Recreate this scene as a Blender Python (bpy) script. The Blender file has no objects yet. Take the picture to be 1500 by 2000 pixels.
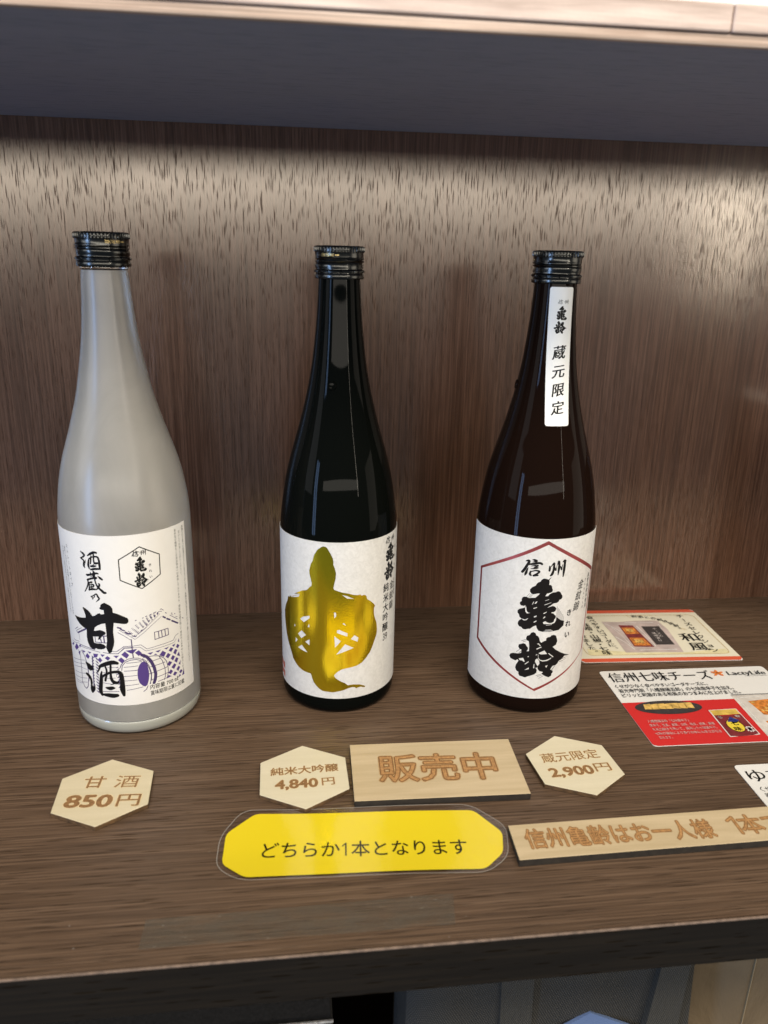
import bpy, bmesh, math, random
from mathutils import Vector, Matrix
from mathutils.geometry import tessellate_polygon
R = math.radians
scene = bpy.context.scene
COL = scene.collection

# ------------------------------------------------------------------ camera
cam = bpy.data.cameras.new('camera')
cam.sensor_fit = 'VERTICAL'; cam.sensor_height = 36.0; cam.sensor_width = 27.0
cam.lens = 27.27; cam.clip_start = 0.01; cam.clip_end = 50
cam.dof.use_dof = True; cam.dof.focus_distance = 0.52; cam.dof.aperture_fstop = 9.0
camo = bpy.data.objects.new('camera', cam); COL.objects.link(camo)
rx = Vector((0.99286644, -0.11740099, 0.02081439))
ux = Vector((0.01672153, 0.30995075, 0.95060556))
fx = Vector((0.11805347, 0.94347631, -0.30970282))
camo.matrix_world = Matrix(((rx.x, ux.x, -fx.x, 0.33), (rx.y, ux.y, -fx.y, -0.61871),
                            (rx.z, ux.z, -fx.z, 0.29285), (0, 0, 0, 1)))
scene.camera = camo

# ------------------------------------------------------------------ world and lamps
world = bpy.data.worlds.new('World'); scene.world = world; world.use_nodes = True
bg = world.node_tree.nodes['Background']
bg.inputs['Color'].default_value = (0.66, 0.82, 1.0, 1); bg.inputs['Strength'].default_value = 0.13


def lamp(name, loc, target, sx, sy, radiance, colour):
    l = bpy.data.lights.new(name, 'AREA'); l.shape = 'RECTANGLE'; l.size = sx; l.size_y = sy
    l.energy = radiance * math.pi * sx * sy; l.color = colour
    o = bpy.data.objects.new(name, l); COL.objects.link(o)
    o.location = loc
    d = Vector(target) - Vector(loc)
    o.rotation_euler = d.to_track_quat('-Z', 'Y').to_euler()
    return o


TGT = (0.36, -0.1, 0.15)
WARM = (1.0, 0.89, 0.74)
lamp('far_lamp_row', (0.4, -6.0, 0.95), TGT, 9.0, 0.58, 9.5, (1.0, 0.92, 0.80))
lamp('ceiling_panel', (0.5, -1.45, 2.0), TGT, 2.4, 0.5, 19.0, WARM)
lamp('side_panel_lamp_right', (2.9, -1.0, 0.1), TGT, 1.2, 1.1, 2.4, WARM)
lamp('side_panel_lamp_left', (-2.2, -1.1, 0.6), TGT, 0.9, 0.9, 2.8, (0.95, 0.97, 1.0))
lamp('tube_lamp_right', (2.1, -2.5, 0.8), TGT, 0.035, 1.2, 55, WARM)
for i in range(2):
    lamp('window_strip', (-2.9 + 0.14 * i, -2.5 - 0.20 * i, 0.15), TGT, 0.19, 1.9, 26.0, (0.36, 0.57, 1.0))


scene.view_settings.view_transform = 'Standard'
scene.view_settings.look = 'None'
scene.view_settings.exposure = 0.0
scene.view_settings.gamma = 1.0
scene.view_settings.use_curve_mapping = False
scene.cycles.use_denoising = True
scene.cycles.max_bounces = 10
scene.cycles.transmission_bounces = 8
scene.cycles.caustics_reflective = False
scene.cycles.caustics_refractive = False
scene.cycles.sample_clamp_indirect = 6


# ------------------------------------------------------------------ material helpers
class NT:
    def __init__(self, name):
        self.m = bpy.data.materials.new(name); self.m.use_nodes = True
        self.t = self.m.node_tree; self.n = self.t.nodes
        self.b = self.n['Principled BSDF']

    def node(self, typ, **kw):
        nd = self.n.new(typ)
        for k, v in kw.items():
            if k.startswith('_'):
                setattr(nd, k[1:], v)
            else:
                nd.inputs[k.replace('__', ' ')].default_value = v
        return nd

    def link(self, a, b):
        self.t.links.new(a, b)

    def coords(self, scale, rot=(0, 0, 0), loc=(0, 0, 0)):
        tc = self.n.new('ShaderNodeTexCoord'); mp = self.n.new('ShaderNodeMapping')
        mp.inputs['Scale'].default_value = scale; mp.inputs['Rotation'].default_value = rot
        mp.inputs['Location'].default_value = loc
        self.link(tc.outputs['Object'], mp.inputs['Vector'])
        return mp.outputs['Vector']

    def noise(self, vec, scale=1.0, detail=3.0, rough=0.55, dist=0.0):
        nd = self.node('ShaderNodeTexNoise', Scale=scale, Detail=detail, Roughness=rough, Distortion=dist)
        self.link(vec, nd.inputs['Vector'])
        return nd.outputs['Fac']

    def ramp(self, fac, stops):
        r = self.n.new('ShaderNodeValToRGB')
        while len(r.color_ramp.elements) < len(stops):
            r.color_ramp.elements.new(0.5)
        for e, (p, c) in zip(r.color_ramp.elements, stops):
            e.position = p; e.color = (c, c, c, 1) if isinstance(c, (int, float)) else (*c, 1)
        self.link(fac, r.inputs['Fac'])
        return r.outputs['Color']

    def math(self, op, a, b=None, clamp=False):
        nd = self.n.new('ShaderNodeMath'); nd.operation = op; nd.use_clamp = clamp
        for i, x in enumerate((a, b)):
            if x is None: continue
            if isinstance(x, (int, float)): nd.inputs[i].default_value = x
            else: self.link(x, nd.inputs[i])
        return nd.outputs[0]

    def mix(self, fac, a, b, mode='MIX'):
        nd = self.n.new('ShaderNodeMix'); nd.data_type = 'RGBA'; nd.blend_type = mode
        for s, x in ((nd.inputs[0], fac), (nd.inputs[6], a), (nd.inputs[7], b)):
            if isinstance(x, (int, float)): s.default_value = x
            elif isinstance(x, tuple): s.default_value = (*x, 1)
            else: self.link(x, s)
        return nd.outputs[2]

    def set(self, name, v):
        s = self.b.inputs[name]
        if isinstance(v, (int, float)): s.default_value = v
        elif isinstance(v, tuple): s.default_value = (*v, 1) if len(v) == 3 and s.type == 'RGBA' else v
        else: self.link(v, s)

    def bump(self, h, strength=0.3, dist=0.001, prev=None):
        nd = self.node('ShaderNodeBump', Strength=strength, Distance=dist)
        self.link(h, nd.inputs['Height'])
        if prev: self.link(prev, nd.inputs['Normal'])
        return nd.outputs['Normal']


def plain(name, col, rough=0.5, metal=0.0, spec=0.5, var=0.0, vscale=60):
    t = NT(name)
    if var:
        n = t.noise(t.coords((vscale,) * 3), 1.0, 4)
        c = t.ramp(n, [(0.3, tuple(x * (1 - var) for x in col)), (0.7, tuple(min(1, x * (1 + var)) for x in col))])
        t.set('Base Color', c)
    else:
        t.set('Base Color', col)
    t.set('Roughness', rough); t.set('Metallic', metal); t.set('Specular IOR Level', spec)
    return t.m


def wood(name, dark, mid, light, across, along, third, rough=0.4, rot=(0, 0, 0), pore_dark=0.45,
         pores=((0.0030, 0.030, 0.20),), fscale=420, line_dark=0.7, specks=False, pbump=0.5, spec=0.5, rpore=0.3, ior=1.5, tint=None):
    """laminate with straight grain; across/along/third are axis indices"""
    t = NT(name)

    def vec(a, b, c=40):
        s = [0, 0, 0]; s[across] = a; s[along] = b; s[third] = c
        return t.coords(tuple(s), rot)
    fine = t.noise(vec(fscale, 13), 1, 2, 0.6)
    medium = t.noise(vec(fscale * 0.42, 4.0), 1, 3, 0.6, 0.2)
    broad = t.noise(vec(14, 2.5, 8), 1, 3)

    def dashes(wide, length, size, off):
        # one slender pore per stretched cell
        cs = [0, 0, 0]; cs[across] = 1 / wide; cs[along] = 1 / length; cs[third] = 0.01
        warp = t.noise(vec(60, 25), 1, 1)
        v = t.node('ShaderNodeTexVoronoi', Scale=1.0, Randomness=1.0); v.voronoi_dimensions = '2D'
        cv = t.coords(tuple(cs), rot, (off, off * 1.7, 0.3))
        ad = t.n.new('ShaderNodeVectorMath'); ad.operation = 'ADD'
        cb = t.n.new('ShaderNodeCombineXYZ'); t.link(t.math('MULTIPLY', t.math('SUBTRACT', warp, 0.5), 0.5), cb.inputs[0])
        sx = t.n.new('ShaderNodeSeparateXYZ'); t.link(cv, sx.inputs[0]); c2 = t.n.new('ShaderNodeCombineXYZ')
        t.link(sx.outputs[across], c2.inputs[0]); t.link(sx.outputs[along], c2.inputs[1])
        t.link(c2.outputs[0], ad.inputs[0]); t.link(cb.outputs[0], ad.inputs[1]); t.link(ad.outputs[0], v.inputs['Vector'])
        sep = t.n.new('ShaderNodeSeparateColor'); t.link(v.outputs['Color'], sep.inputs[0])
        lim = t.math('ADD', size * 0.35, t.math('MULTIPLY', sep.outputs[0], size))
        return t.math('MULTIPLY', t.math('SUBTRACT', lim, v.outputs['Distance']), 11.0, True)
    pm = None
    for k, (wd, ln_, sz) in enumerate(pores):
        d = dashes(wd, ln_, sz, 3.1 * k + 0.7)
        pm = d if pm is None else t.math('MAXIMUM', pm, d)
    rn = t.noise(vec(fscale * 0.7, 5.0, 30), 1, 1.0, 0.4)
    rl = t.ramp(t.math('ABSOLUTE', t.math('SUBTRACT', rn, 0.5)), [(0.02, 0.8), (0.07, 0.0)])
    g = t.math('ADD', t.math('MULTIPLY', fine, 0.82), t.math('MULTIPLY', medium, 0.18))
    g = t.math('ADD', g, t.math('MULTIPLY', t.math('SUBTRACT', broad, 0.5), 0.08))
    base = t.ramp(g, [(0.38, dark), (0.5, mid), (0.62, light)])
    base = t.mix(t.math('MULTIPLY', rl, line_dark), base, tuple(x * 0.45 for x in dark))
    c = t.mix(t.math('MULTIPLY', pm, pore_dark), base, tuple(x * 0.25 for x in dark))
    if specks:
        v = t.node('ShaderNodeTexVoronoi', Scale=1.0); t.link(t.coords((70, 70, 70)), v.inputs['Vector'])
        sp = t.ramp(v.outputs['Distance'], [(0.018, 1.0), (0.035, 0.0)])
        gate = t.ramp(t.noise(t.coords((9, 9, 9), loc=(3, 1, 0)), 1, 3), [(0.52, 0.0), (0.62, 1.0)])
        c = t.mix(t.math('MULTIPLY', t.math('MULTIPLY', sp, gate), 0.45), c, (0.45, 0.43, 0.40))
    t.set('Base Color', c)
    rr = t.math('ADD', rough, t.math('MULTIPLY', pm, rpore))
    smear = t.noise(t.coords((7, 7, 7)), 1, 4)
    rr = t.math('ADD', rr, t.math('MULTIPLY', t.math('SUBTRACT', smear, 0.5), 0.12))
    t.set('Roughness', rr); t.set('Specular IOR Level', t.math('MULTIPLY', t.math('SUBTRACT', 1.0, t.math('MULTIPLY', pm, 0.85)), spec)); t.set('IOR', ior)
    if tint: t.set('Specular Tint', tint)
    h = t.math('SUBTRACT', t.math('MULTIPLY', g, 0.35), pm)
    t.set('Normal', t.bump(h, pbump, 0.0006))
    return t


# ------------------------------------------------------------------ object helpers
def tag(o, label, cat, group=None, kind=None):
    o['label'] = label; o['category'] = cat
    if group: o['group'] = group
    if kind: o['kind'] = kind
    return o


def thing(name, label, cat, loc, group=None, kind=None):
    o = bpy.data.objects.new(name, None); COL.objects.link(o); o.location = loc
    o.empty_display_size = 0.02
    return tag(o, label, cat, group, kind)


def link_bm(name, bm, mats, parent=None, smooth=False, loc=None):
    me = bpy.data.meshes.new(name); bm.to_mesh(me); bm.free()
    for m in (mats if isinstance(mats, (list, tuple)) else [mats]): me.materials.append(m)
    if smooth:
        for p in me.polygons: p.use_smooth = True
        me.set_sharp_from_angle(angle=R(38))
    o = bpy.data.objects.new(name, me); COL.objects.link(o)
    if parent: o.parent = parent
    if loc: o.location = loc
    return o


def bm_box(bm, x0, x1, y0, y1, z0, z1, bevel=0.0, mat=0, seg=2):
    vs = [bm.verts.new((x, y, z)) for z in (z0, z1) for x, y in ((x0, y0), (x1, y0), (x1, y1), (x0, y1))]
    fs = [bm.faces.new([vs[i] for i in q]) for q in ((3, 2, 1, 0), (4, 5, 6, 7), (0, 1, 5, 4), (1, 2, 6, 5), (2, 3, 7, 6), (3, 0, 4, 7))]
    for f in fs: f.material_index = mat
    if bevel:
        ed = list({e for f in fs for e in f.edges})
        bmesh.ops.bevel(bm, geom=ed, offset=bevel, segments=seg, profile=0.5, affect='EDGES')


def bm_prism(bm, pts, z0, z1, side_mat=0, top_mat=0, bevel=0.0):
    """pts counter-clockwise seen from above"""
    lo = [bm.verts.new((x, y, z0)) for x, y in pts]; hi = [bm.verts.new((x, y, z1)) for x, y in pts]
    n = len(pts)
    ft = bm.faces.new(hi); ft.material_index = top_mat
    fb = bm.faces.new(lo[::-1]); fb.material_index = side_mat
    for i in range(n):
        f = bm.faces.new((lo[i], lo[(i + 1) % n], hi[(i + 1) % n], hi[i])); f.material_index = side_mat
    if bevel:
        bmesh.ops.bevel(bm, geom=list(ft.edges), offset=bevel, segments=2, profile=0.5, affect='EDGES')


def smooth_profile(pts, n=6):
    out = []
    for i in range(len(pts) - 1):
        p0 = pts[max(i - 1, 0)]; p1 = pts[i]; p2 = pts[i + 1]; p3 = pts[min(i + 2, len(pts) - 1)]
        for k in range(n):
            t = k / n
            out.append(tuple(0.5 * ((2 * b) + (-a + c) * t + (2 * a - 5 * b + 4 * c - d) * t * t + (-a + 3 * b - 3 * c + d) * t ** 3)
                             for a, b, c, d in zip(p0, p1, p2, p3)))
    out.append(pts[-1])
    return out


def bm_lathe(bm, prof, seg=128, rfun=None, cap0=True, cap1=True):
    rings = []
    for i, (z, r) in enumerate(prof):
        ring = []
        for k in range(seg):
            a = 2 * math.pi * k / seg
            rr = r if rfun is None else rfun(i, z, r, k, a)
            ring.append(bm.verts.new((rr * math.sin(a), -rr * math.cos(a), z)))
        rings.append(ring)
    for a, b in zip(rings, rings[1:]):
        for k in range(seg):
            bm.faces.new((a[k], a[(k + 1) % seg], b[(k + 1) % seg], b[k]))
    if cap0: bm.faces.new(rings[0][::-1])
    if cap1: bm.faces.new(rings[-1])


# ------------------------------------------------------------------ printing: flat shapes laid onto real surfaces
class Print:
    def __init__(self):
        self.bm = bmesh.new(); self.lift = 0.0

    def tri(self, pts):
        vs = [self.bm.verts.new((x, y, self.lift)) for x, y in pts]
        f = self.bm.faces.new(vs); f.normal_update()
        if f.normal.z < 0: f.normal_flip()

    def poly(self, loops):
        flat = [Vector((x, y, 0)) for l in loops for x, y in l]
        for t in tessellate_polygon([[Vector((x, y, 0)) for x, y in l] for l in loops]):
            self.tri([(flat[i].x, flat[i].y) for i in t])

    def stroke(self, pts, smooth=True, scale=1.0):
        pts = [tuple(p) for p in pts]
        if smooth and len(pts) > 2: pts = smooth_profile(pts, 5)
        self.lift += 0.002
        for (x0, y0, w0), (x1, y1, w1) in zip(pts, pts[1:]):
            dx, dy = x1 - x0, y1 - y0; L = math.hypot(dx, dy)
            if L < 1e-6: continue
            nx, ny = -dy / L / 2 * scale, dx / L / 2 * scale
            a, b, c, d = (x0 + nx * w0, y0 + ny * w0), (x0 - nx * w0, y0 - ny * w0), (x1 - nx * w1, y1 - ny * w1), (x1 + nx * w1, y1 + ny * w1)
            self.tri((a, b, c)); self.tri((a, c, d))
        self.lift += 0.002
        for x, y, w in pts:
            if w < 0.25: continue
            r = w / 2 * scale
            self.poly([[(x + r * math.cos(k * math.pi / 5), y + r * math.sin(k * math.pi / 5)) for k in range(10)]])

    def text(self, s, fn, bold=0.0, serif=0.0, res=3):
        grow = max(0.0, bold); bold = min(0.0, bold)
        """fn maps font units to surface millimetres"""
        c = bpy.data.curves.new('t', 'FONT'); c.body = s; c.size = 1; c.offset = bold; c.resolution_u = res
        o = bpy.data.objects.new('t', c); COL.objects.link(o)
        dg = bpy.context.evaluated_depsgraph_get()
        me = bpy.data.meshes.new_from_object(o.evaluated_get(dg))
        co = [(v.co.x, v.co.y) for v in me.vertices]; fs = [tuple(p.vertices) for p in me.polygons]
        bpy.data.objects.remove(o); bpy.data.curves.remove(c); bpy.data.meshes.remove(me)
        shifts = [(0.0, 0.0)] if not serif else [(-serif, 0.0), (0.0, 0.0), (serif, 0.0)]
        if grow:
            n = 8 if grow > 0.015 else 4
            shifts = [(sx + grow * math.cos(2 * math.pi * k / n + 0.78), grow * math.sin(2 * math.pi * k / n + 0.78)) for k in range(n) for sx, _ in shifts]
        for sh, sv in shifts:
            self.lift += 0.002
            vs = [self.bm.verts.new((*fn(x + sh, y + sv), self.lift)) for x, y in co]
            for f in fs:
                try:
                    fc = self.bm.faces.new([vs[i] for i in f]); fc.normal_update()
                    if fc.normal.z < 0: fc.normal_flip()
                except ValueError:
                    pass
        return co

    def line(self, s, x0, y0, x1, y1, h, bold=0.0, serif=0.0, shear=0.0, emh=0.92):
        """horizontal run from (x0,y0) to (x1,y1), centres of its two ends; h is the height of a full character"""
        w = font_width(s)
        dx, dy = x1 - x0, y1 - y0; L = math.hypot(dx, dy); ex, ey = dx / L, dy / L
        k = L / (w[1] - w[0]); kv = h / emh
        cy = 0.36 if any(ord(ch) > 255 for ch in s) else 0.345
        if cy == 0.345: kv = h / 0.70

        def fn(x, y):
            a = (x - w[0]) * k + shear * (y - cy) * kv; b = (y - cy) * kv
            return x0 + a * ex - b * ey, y0 + a * ey + b * ex
        self.text(s, fn, bold, serif)

    def column(self, s, x0, y0, x1, y1, w, h, bold=0.0, serif=0.0, tilt=0.0):
        """vertical run; the first and last characters are centred on the two points"""
        n = len(s)
        for i, ch in enumerate(s):
            t = i / max(1, n - 1); cx = x0 + (x1 - x0) * t; cy = y0 + (y1 - y0) * t
            if ch in 'ー～':   # the long mark stands upright in vertical writing
                self.text(ch, lambda x, y: (cx - (y - 0.385) * w, cy - (x - 0.5) * h), bold, 0)
            elif ch in '、。':
                self.text(ch, lambda x, y: (cx + (x + 0.1) * w, cy + (y + 0.1) * h), bold, serif)
            elif ch.isdigit():
                self.text(ch, lambda x, y: (cx + (x - 0.29) * w, cy + (y - 0.345) * h), bold, serif)
            else:
                self.text(ch, lambda x, y: (cx + (x - 0.5) * w + tilt * (y - 0.36) * w, cy + (y - 0.36) * h), bold, serif)

    def build(self, name, mats, parent, fn, cut=0.0):
        """fn maps (mm, mm, lift mm) to the parent's space; cut splits faces so they follow a curved surface"""
        bm = self.bm
        if cut and bm.verts:
            xs = [v.co.x for v in bm.verts]; x = math.floor(min(xs) / cut) * cut + cut * 0.37
            while x < max(xs):
                bmesh.ops.bisect_plane(bm, geom=bm.verts[:] + bm.edges[:] + bm.faces[:], plane_co=(x, 0, 0), plane_no=(1, 0, 0), dist=1e-5)
                x += cut
        for v in bm.verts: v.co = fn(v.co.x, v.co.y, v.co.z)
        return link_bm(name, bm, mats, parent)


_fw = {}


def font_width(s):
    if s not in _fw:
        p = Print(); co = p.text(s, lambda x, y: (x, y)); p.bm.free()
        _fw[s] = (min(c[0] for c in co), max(c[0] for c in co))
    return _fw[s]


def flat(loc, z):
    """world millimetres on a horizontal surface at height z (m), in the space of a thing standing at loc"""
    return lambda x, y, l: (x / 1000 - loc[0], y / 1000 - loc[1], z + l / 1000 - loc[2])


def refit(loops, box, src=None):
    """fit drawn shapes into another box (x0, y0, x1, y1)"""
    allp = [p for l in (src or loops) for p in l]
    a0, a1 = min(p[0] for p in allp), max(p[0] for p in allp); b0, b1 = min(p[1] for p in allp), max(p[1] for p in allp)
    kx, ky = (box[2] - box[0]) / (a1 - a0), (box[3] - box[1]) / (b1 - b0)
    return [[(box[0] + (p[0] - a0) * kx, box[1] + (p[1] - b0) * ky) + tuple(w * (kx + ky) / 2 for w in p[2:]) for p in l] for l in loops]

# ------------------------------------------------------------------ drawn lettering and pictures (mm on the unrolled label)
TURTLE=[[(-14.68,119.13),(-13.32,120.31),(-11.99,120.78),(-10.67,120.69),(-9.69,119.94),(-8.71,118.28),(-7.74,116.62),(-6.12,113.23),(-5.66,110.48),(-5.79,108.94),(-4.69,105.98),(-4.03,102.84),(-4.29,99.32),(-5.13,95.77),(-5.59,92.93),(-5.32,91.65),(-2.84,90.7),(-0.22,89.73),(3.74,88.81),(7.11,87.57),(9.87,87.07),(11.99,87.11),(12.72,86.26),(14.54,86.58),(16.06,85.63),(16.86,82.92),(19.66,80.81),(22.21,78.31),(23.11,76.59),(22.27,75.36),(22.36,71.27),(23.13,68.08),(24.75,63.85),(25.33,59.15),(24.95,55.5),(23.23,51.52),(21.56,47.49),(20.17,44.87),(19.53,43.68),(17.93,42.08),(16.76,40.49),(13.35,37.5),(9.71,35.95),(6.17,35.36),(2.04,34.8),(-0.67,34.03),(-3.37,32.17),(-5.27,29.84),(-4.38,27.94),(-1.32,25.61),(2.1,23.88),(3.84,22.17),(7.69,22.27),(12.06,21.43),(15.51,19.79),(16.31,18.78),(15.92,18.42),(12.83,19.46),(11.34,19.4),(9.52,18.99),(8.79,19.91),(7.0,20.36),(4.55,19.92),(0.76,18.55),(-1.98,17.88),(-6.08,17.05),(-9.88,17.32),(-13.05,17.55),(-15.21,18.76),(-17.4,20.66),(-19.26,22.97),(-20.39,25.8),(-21.3,28.67),(-21.53,28.99),(-25.17,29.13),(-27.75,29.47),(-31.43,30.88),(-34.43,32.83),(-37.14,35.61),(-38.26,38.24),(-40.06,41.34),(-42.7,45.6),(-44.87,50.03),(-46.37,55.51),(-47.4,61.17),(-47.48,67.21),(-45.61,71.77),(-43.05,75.78),(-42.23,78.33),(-40.79,80.2),(-40.17,79.25),(-38.62,80.99),(-37.36,79.96),(-36.31,81.5),(-33.35,82.91),(-29.73,84.43),(-29.9,84.82),(-34.86,83.52),(-32.32,85.05),(-27.74,87.8),(-24.03,89.07),(-22.84,90.05),(-21.91,91.53),(-20.4,92.55),(-20.15,94.87),(-20.87,97.58),(-21.74,100.96),(-21.79,103.42),(-20.77,107.47),(-19.29,110.17),(-18.76,112.69),(-18.18,114.52),(-16.41,117.54),(-15.36,118.84)],[(-36.56,80.39),(-30.48,82.61),(-29.91,84.09),(-33.86,82.45),(-35.65,81.57)],[(-29.57,67.16),(-27.16,69.34),(-22.04,71.23),(-21.9,69.57),(-26.37,65.5)],[(-35.05,61.75),(-33.82,60.92),(-35.11,59.48)],[(-22.33,65.42),(-22.05,62.89),(-23.46,62.92)],[(-31.74,55.62),(-28.36,59.11),(-24.83,56.61),(-28.72,53.22)],[(-34.01,52.18),(-32.02,50.99),(-34.09,48.35)],[(-22.14,54.16),(-22.18,49.79),(-25.55,51.53)],[(-31.93,45.47),(-28.35,48.43),(-23.76,44.09),(-27.53,44.51)],[(-5.31,75.71),(-4.12,75.59),(-3.85,73.2),(-5.11,71.5)],[(0.07,67.67),(1.33,67.98),(2.41,66.08)],[(-3.43,62.95),(-1.77,63.31),(3.59,60.46),(3.27,58.26),(-3.43,61.11)],[(5.67,56.17),(8.07,58.69),(10.92,56.51),(10.24,53.64)],[(-5.09,58.71),(-0.75,55.14),(-4.62,50.31)],[(1.95,52.77),(7.66,49.55),(-3.94,45.29)],[(-0.21,87.95),(3.09,87.07),(4.43,86.25),(7.82,84.61),(5.44,85.09),(3.1,85.28),(1.77,86.43)]]
KI=[[(-4.22,100.6),(-2.86,100.35),(-1.6,99.87),(-0.0,101.4),(0.21,101.26),(-0.87,99.47),(-0.67,97.77),(-0.78,96.2),(0.36,96.04),(1.2,95.09),(1.4,93.76),(2.0,92.68),(1.9,91.63),(0.96,90.75),(-0.5,90.28),(-1.72,90.04),(-2.67,88.19),(-0.82,88.3),(0.06,89.6),(1.98,90.71),(4.3,90.82),(5.04,91.28),(6.24,91.3),(7.56,90.37),(8.17,89.24),(9.05,88.06),(9.33,86.7),(8.62,85.46),(7.28,85.09),(6.85,83.94),(5.58,83.14),(3.23,82.88),(1.55,81.57),(-0.84,80.01),(1.12,80.66),(2.87,81.23),(4.5,80.57),(5.7,79.12),(5.08,77.3),(3.82,76.6),(2.51,76.75),(2.57,76.02),(3.9,75.79),(4.8,74.64),(5.82,73.86),(5.83,72.38),(4.86,71.26),(4.74,69.78),(3.48,69.08),(1.94,68.91),(0.09,69.55),(-1.0,70.45),(-2.69,69.74),(-2.21,68.52),(-0.06,68.33),(3.56,68.26),(5.36,68.9),(6.15,70.45),(6.24,73.14),(7.8,71.87),(9.95,70.21),(12.41,69.39),(12.34,65.99),(10.55,64.66),(8.97,63.27),(6.48,63.06),(2.51,62.62),(-2.6,62.81),(-5.14,63.6),(-6.4,65.47),(-6.91,67.34),(-8.79,66.42),(-10.59,64.64),(-12.03,64.49),(-13.45,63.91),(-15.16,63.94),(-16.36,65.25),(-17.74,65.56),(-18.71,67.02),(-18.71,68.65),(-17.84,70.17),(-16.43,71.08),(-18.0,72.3),(-18.5,74.11),(-19.44,75.01),(-19.56,76.61),(-18.66,77.85),(-17.0,78.54),(-15.11,79.36),(-14.63,80.9),(-16.16,80.36),(-17.64,80.57),(-18.45,81.64),(-18.42,82.85),(-17.39,83.69),(-17.51,85.27),(-16.87,86.56),(-15.7,87.08),(-14.26,87.07),(-13.01,86.42),(-11.71,86.69),(-8.98,86.92),(-6.22,89.98),(-7.31,90.06),(-8.72,89.72),(-10.36,89.33),(-11.58,89.62),(-12.64,90.96),(-12.76,92.53),(-11.47,94.24),(-9.42,95.46),(-8.81,96.81),(-7.94,97.78),(-6.55,98.37),(-6.16,99.42),(-5.27,100.23)],[(-9.71,79.55),(-7.37,80.51),(-7.33,79.97),(-9.31,79.05)],[(-14.8,78.46),(-14.69,80.09),(-14.21,80.15),(-13.92,78.04),(-13.46,76.76),(-12.45,76.07),(-11.24,76.07),(-13.36,75.38),(-14.42,76.64)],[(-8.88,73.71),(-7.13,74.49),(-7.17,73.55),(-8.57,72.87)],[(-8.69,69.81),(-6.96,70.91),(-6.95,70.19),(-8.52,69.2)],[(-10.73,81.87),(-9.95,84.07),(-9.48,84.23),(-10.17,82.32)],[(-9.12,82.8),(-8.29,84.32),(-7.34,84.5),(-8.17,82.86)],[(-2.53,85.15),(-0.0,86.11),(0.03,85.76),(-2.51,84.93)],[(-2.77,82.22),(1.72,83.83),(1.75,83.56),(-2.61,81.82)],[(-2.87,76.21),(-0.6,77.33),(-1.04,76.59),(-2.69,75.59)],[(-2.9,72.17),(-2.28,73.65),(-1.43,73.91),(-1.48,73.1)],[(-1.64,63.35),(4.41,63.5),(4.45,63.06),(-1.62,63.07)],[(-0.7,64.14),(3.42,64.19),(3.45,63.86),(-0.68,63.87)],[(-0.49,67.53),(3.59,67.93),(3.62,67.65),(-0.47,67.26)],[(-16.7,71.44),(-15.67,70.66),(-14.22,70.79),(-12.62,72.01),(-12.26,72.06),(-13.47,70.56),(-14.9,70.23),(-16.16,70.66)]]
KIH=[[(6.09,80.69,0.2),(6.52,73.11,0.2)],[(7.0,79.46,0.2),(7.31,72.53,0.2)],[(7.92,78.22,0.2),(8.12,71.94,0.2)],[(8.87,76.97,0.2),(8.95,71.34,0.2)],[(9.83,75.7,0.2),(9.78,70.73,0.2)],[(10.81,74.41,0.2),(10.63,70.1,0.2)],[(11.81,73.11,0.2),(11.5,69.47,0.2)],[(-12.78,89.63,0.18),(-14.51,87.17,0.18)],[(-11.67,89.21,0.18),(-13.5,86.63,0.18)],[(-10.71,89.17,0.18),(-12.55,86.74,0.18)]]
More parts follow.
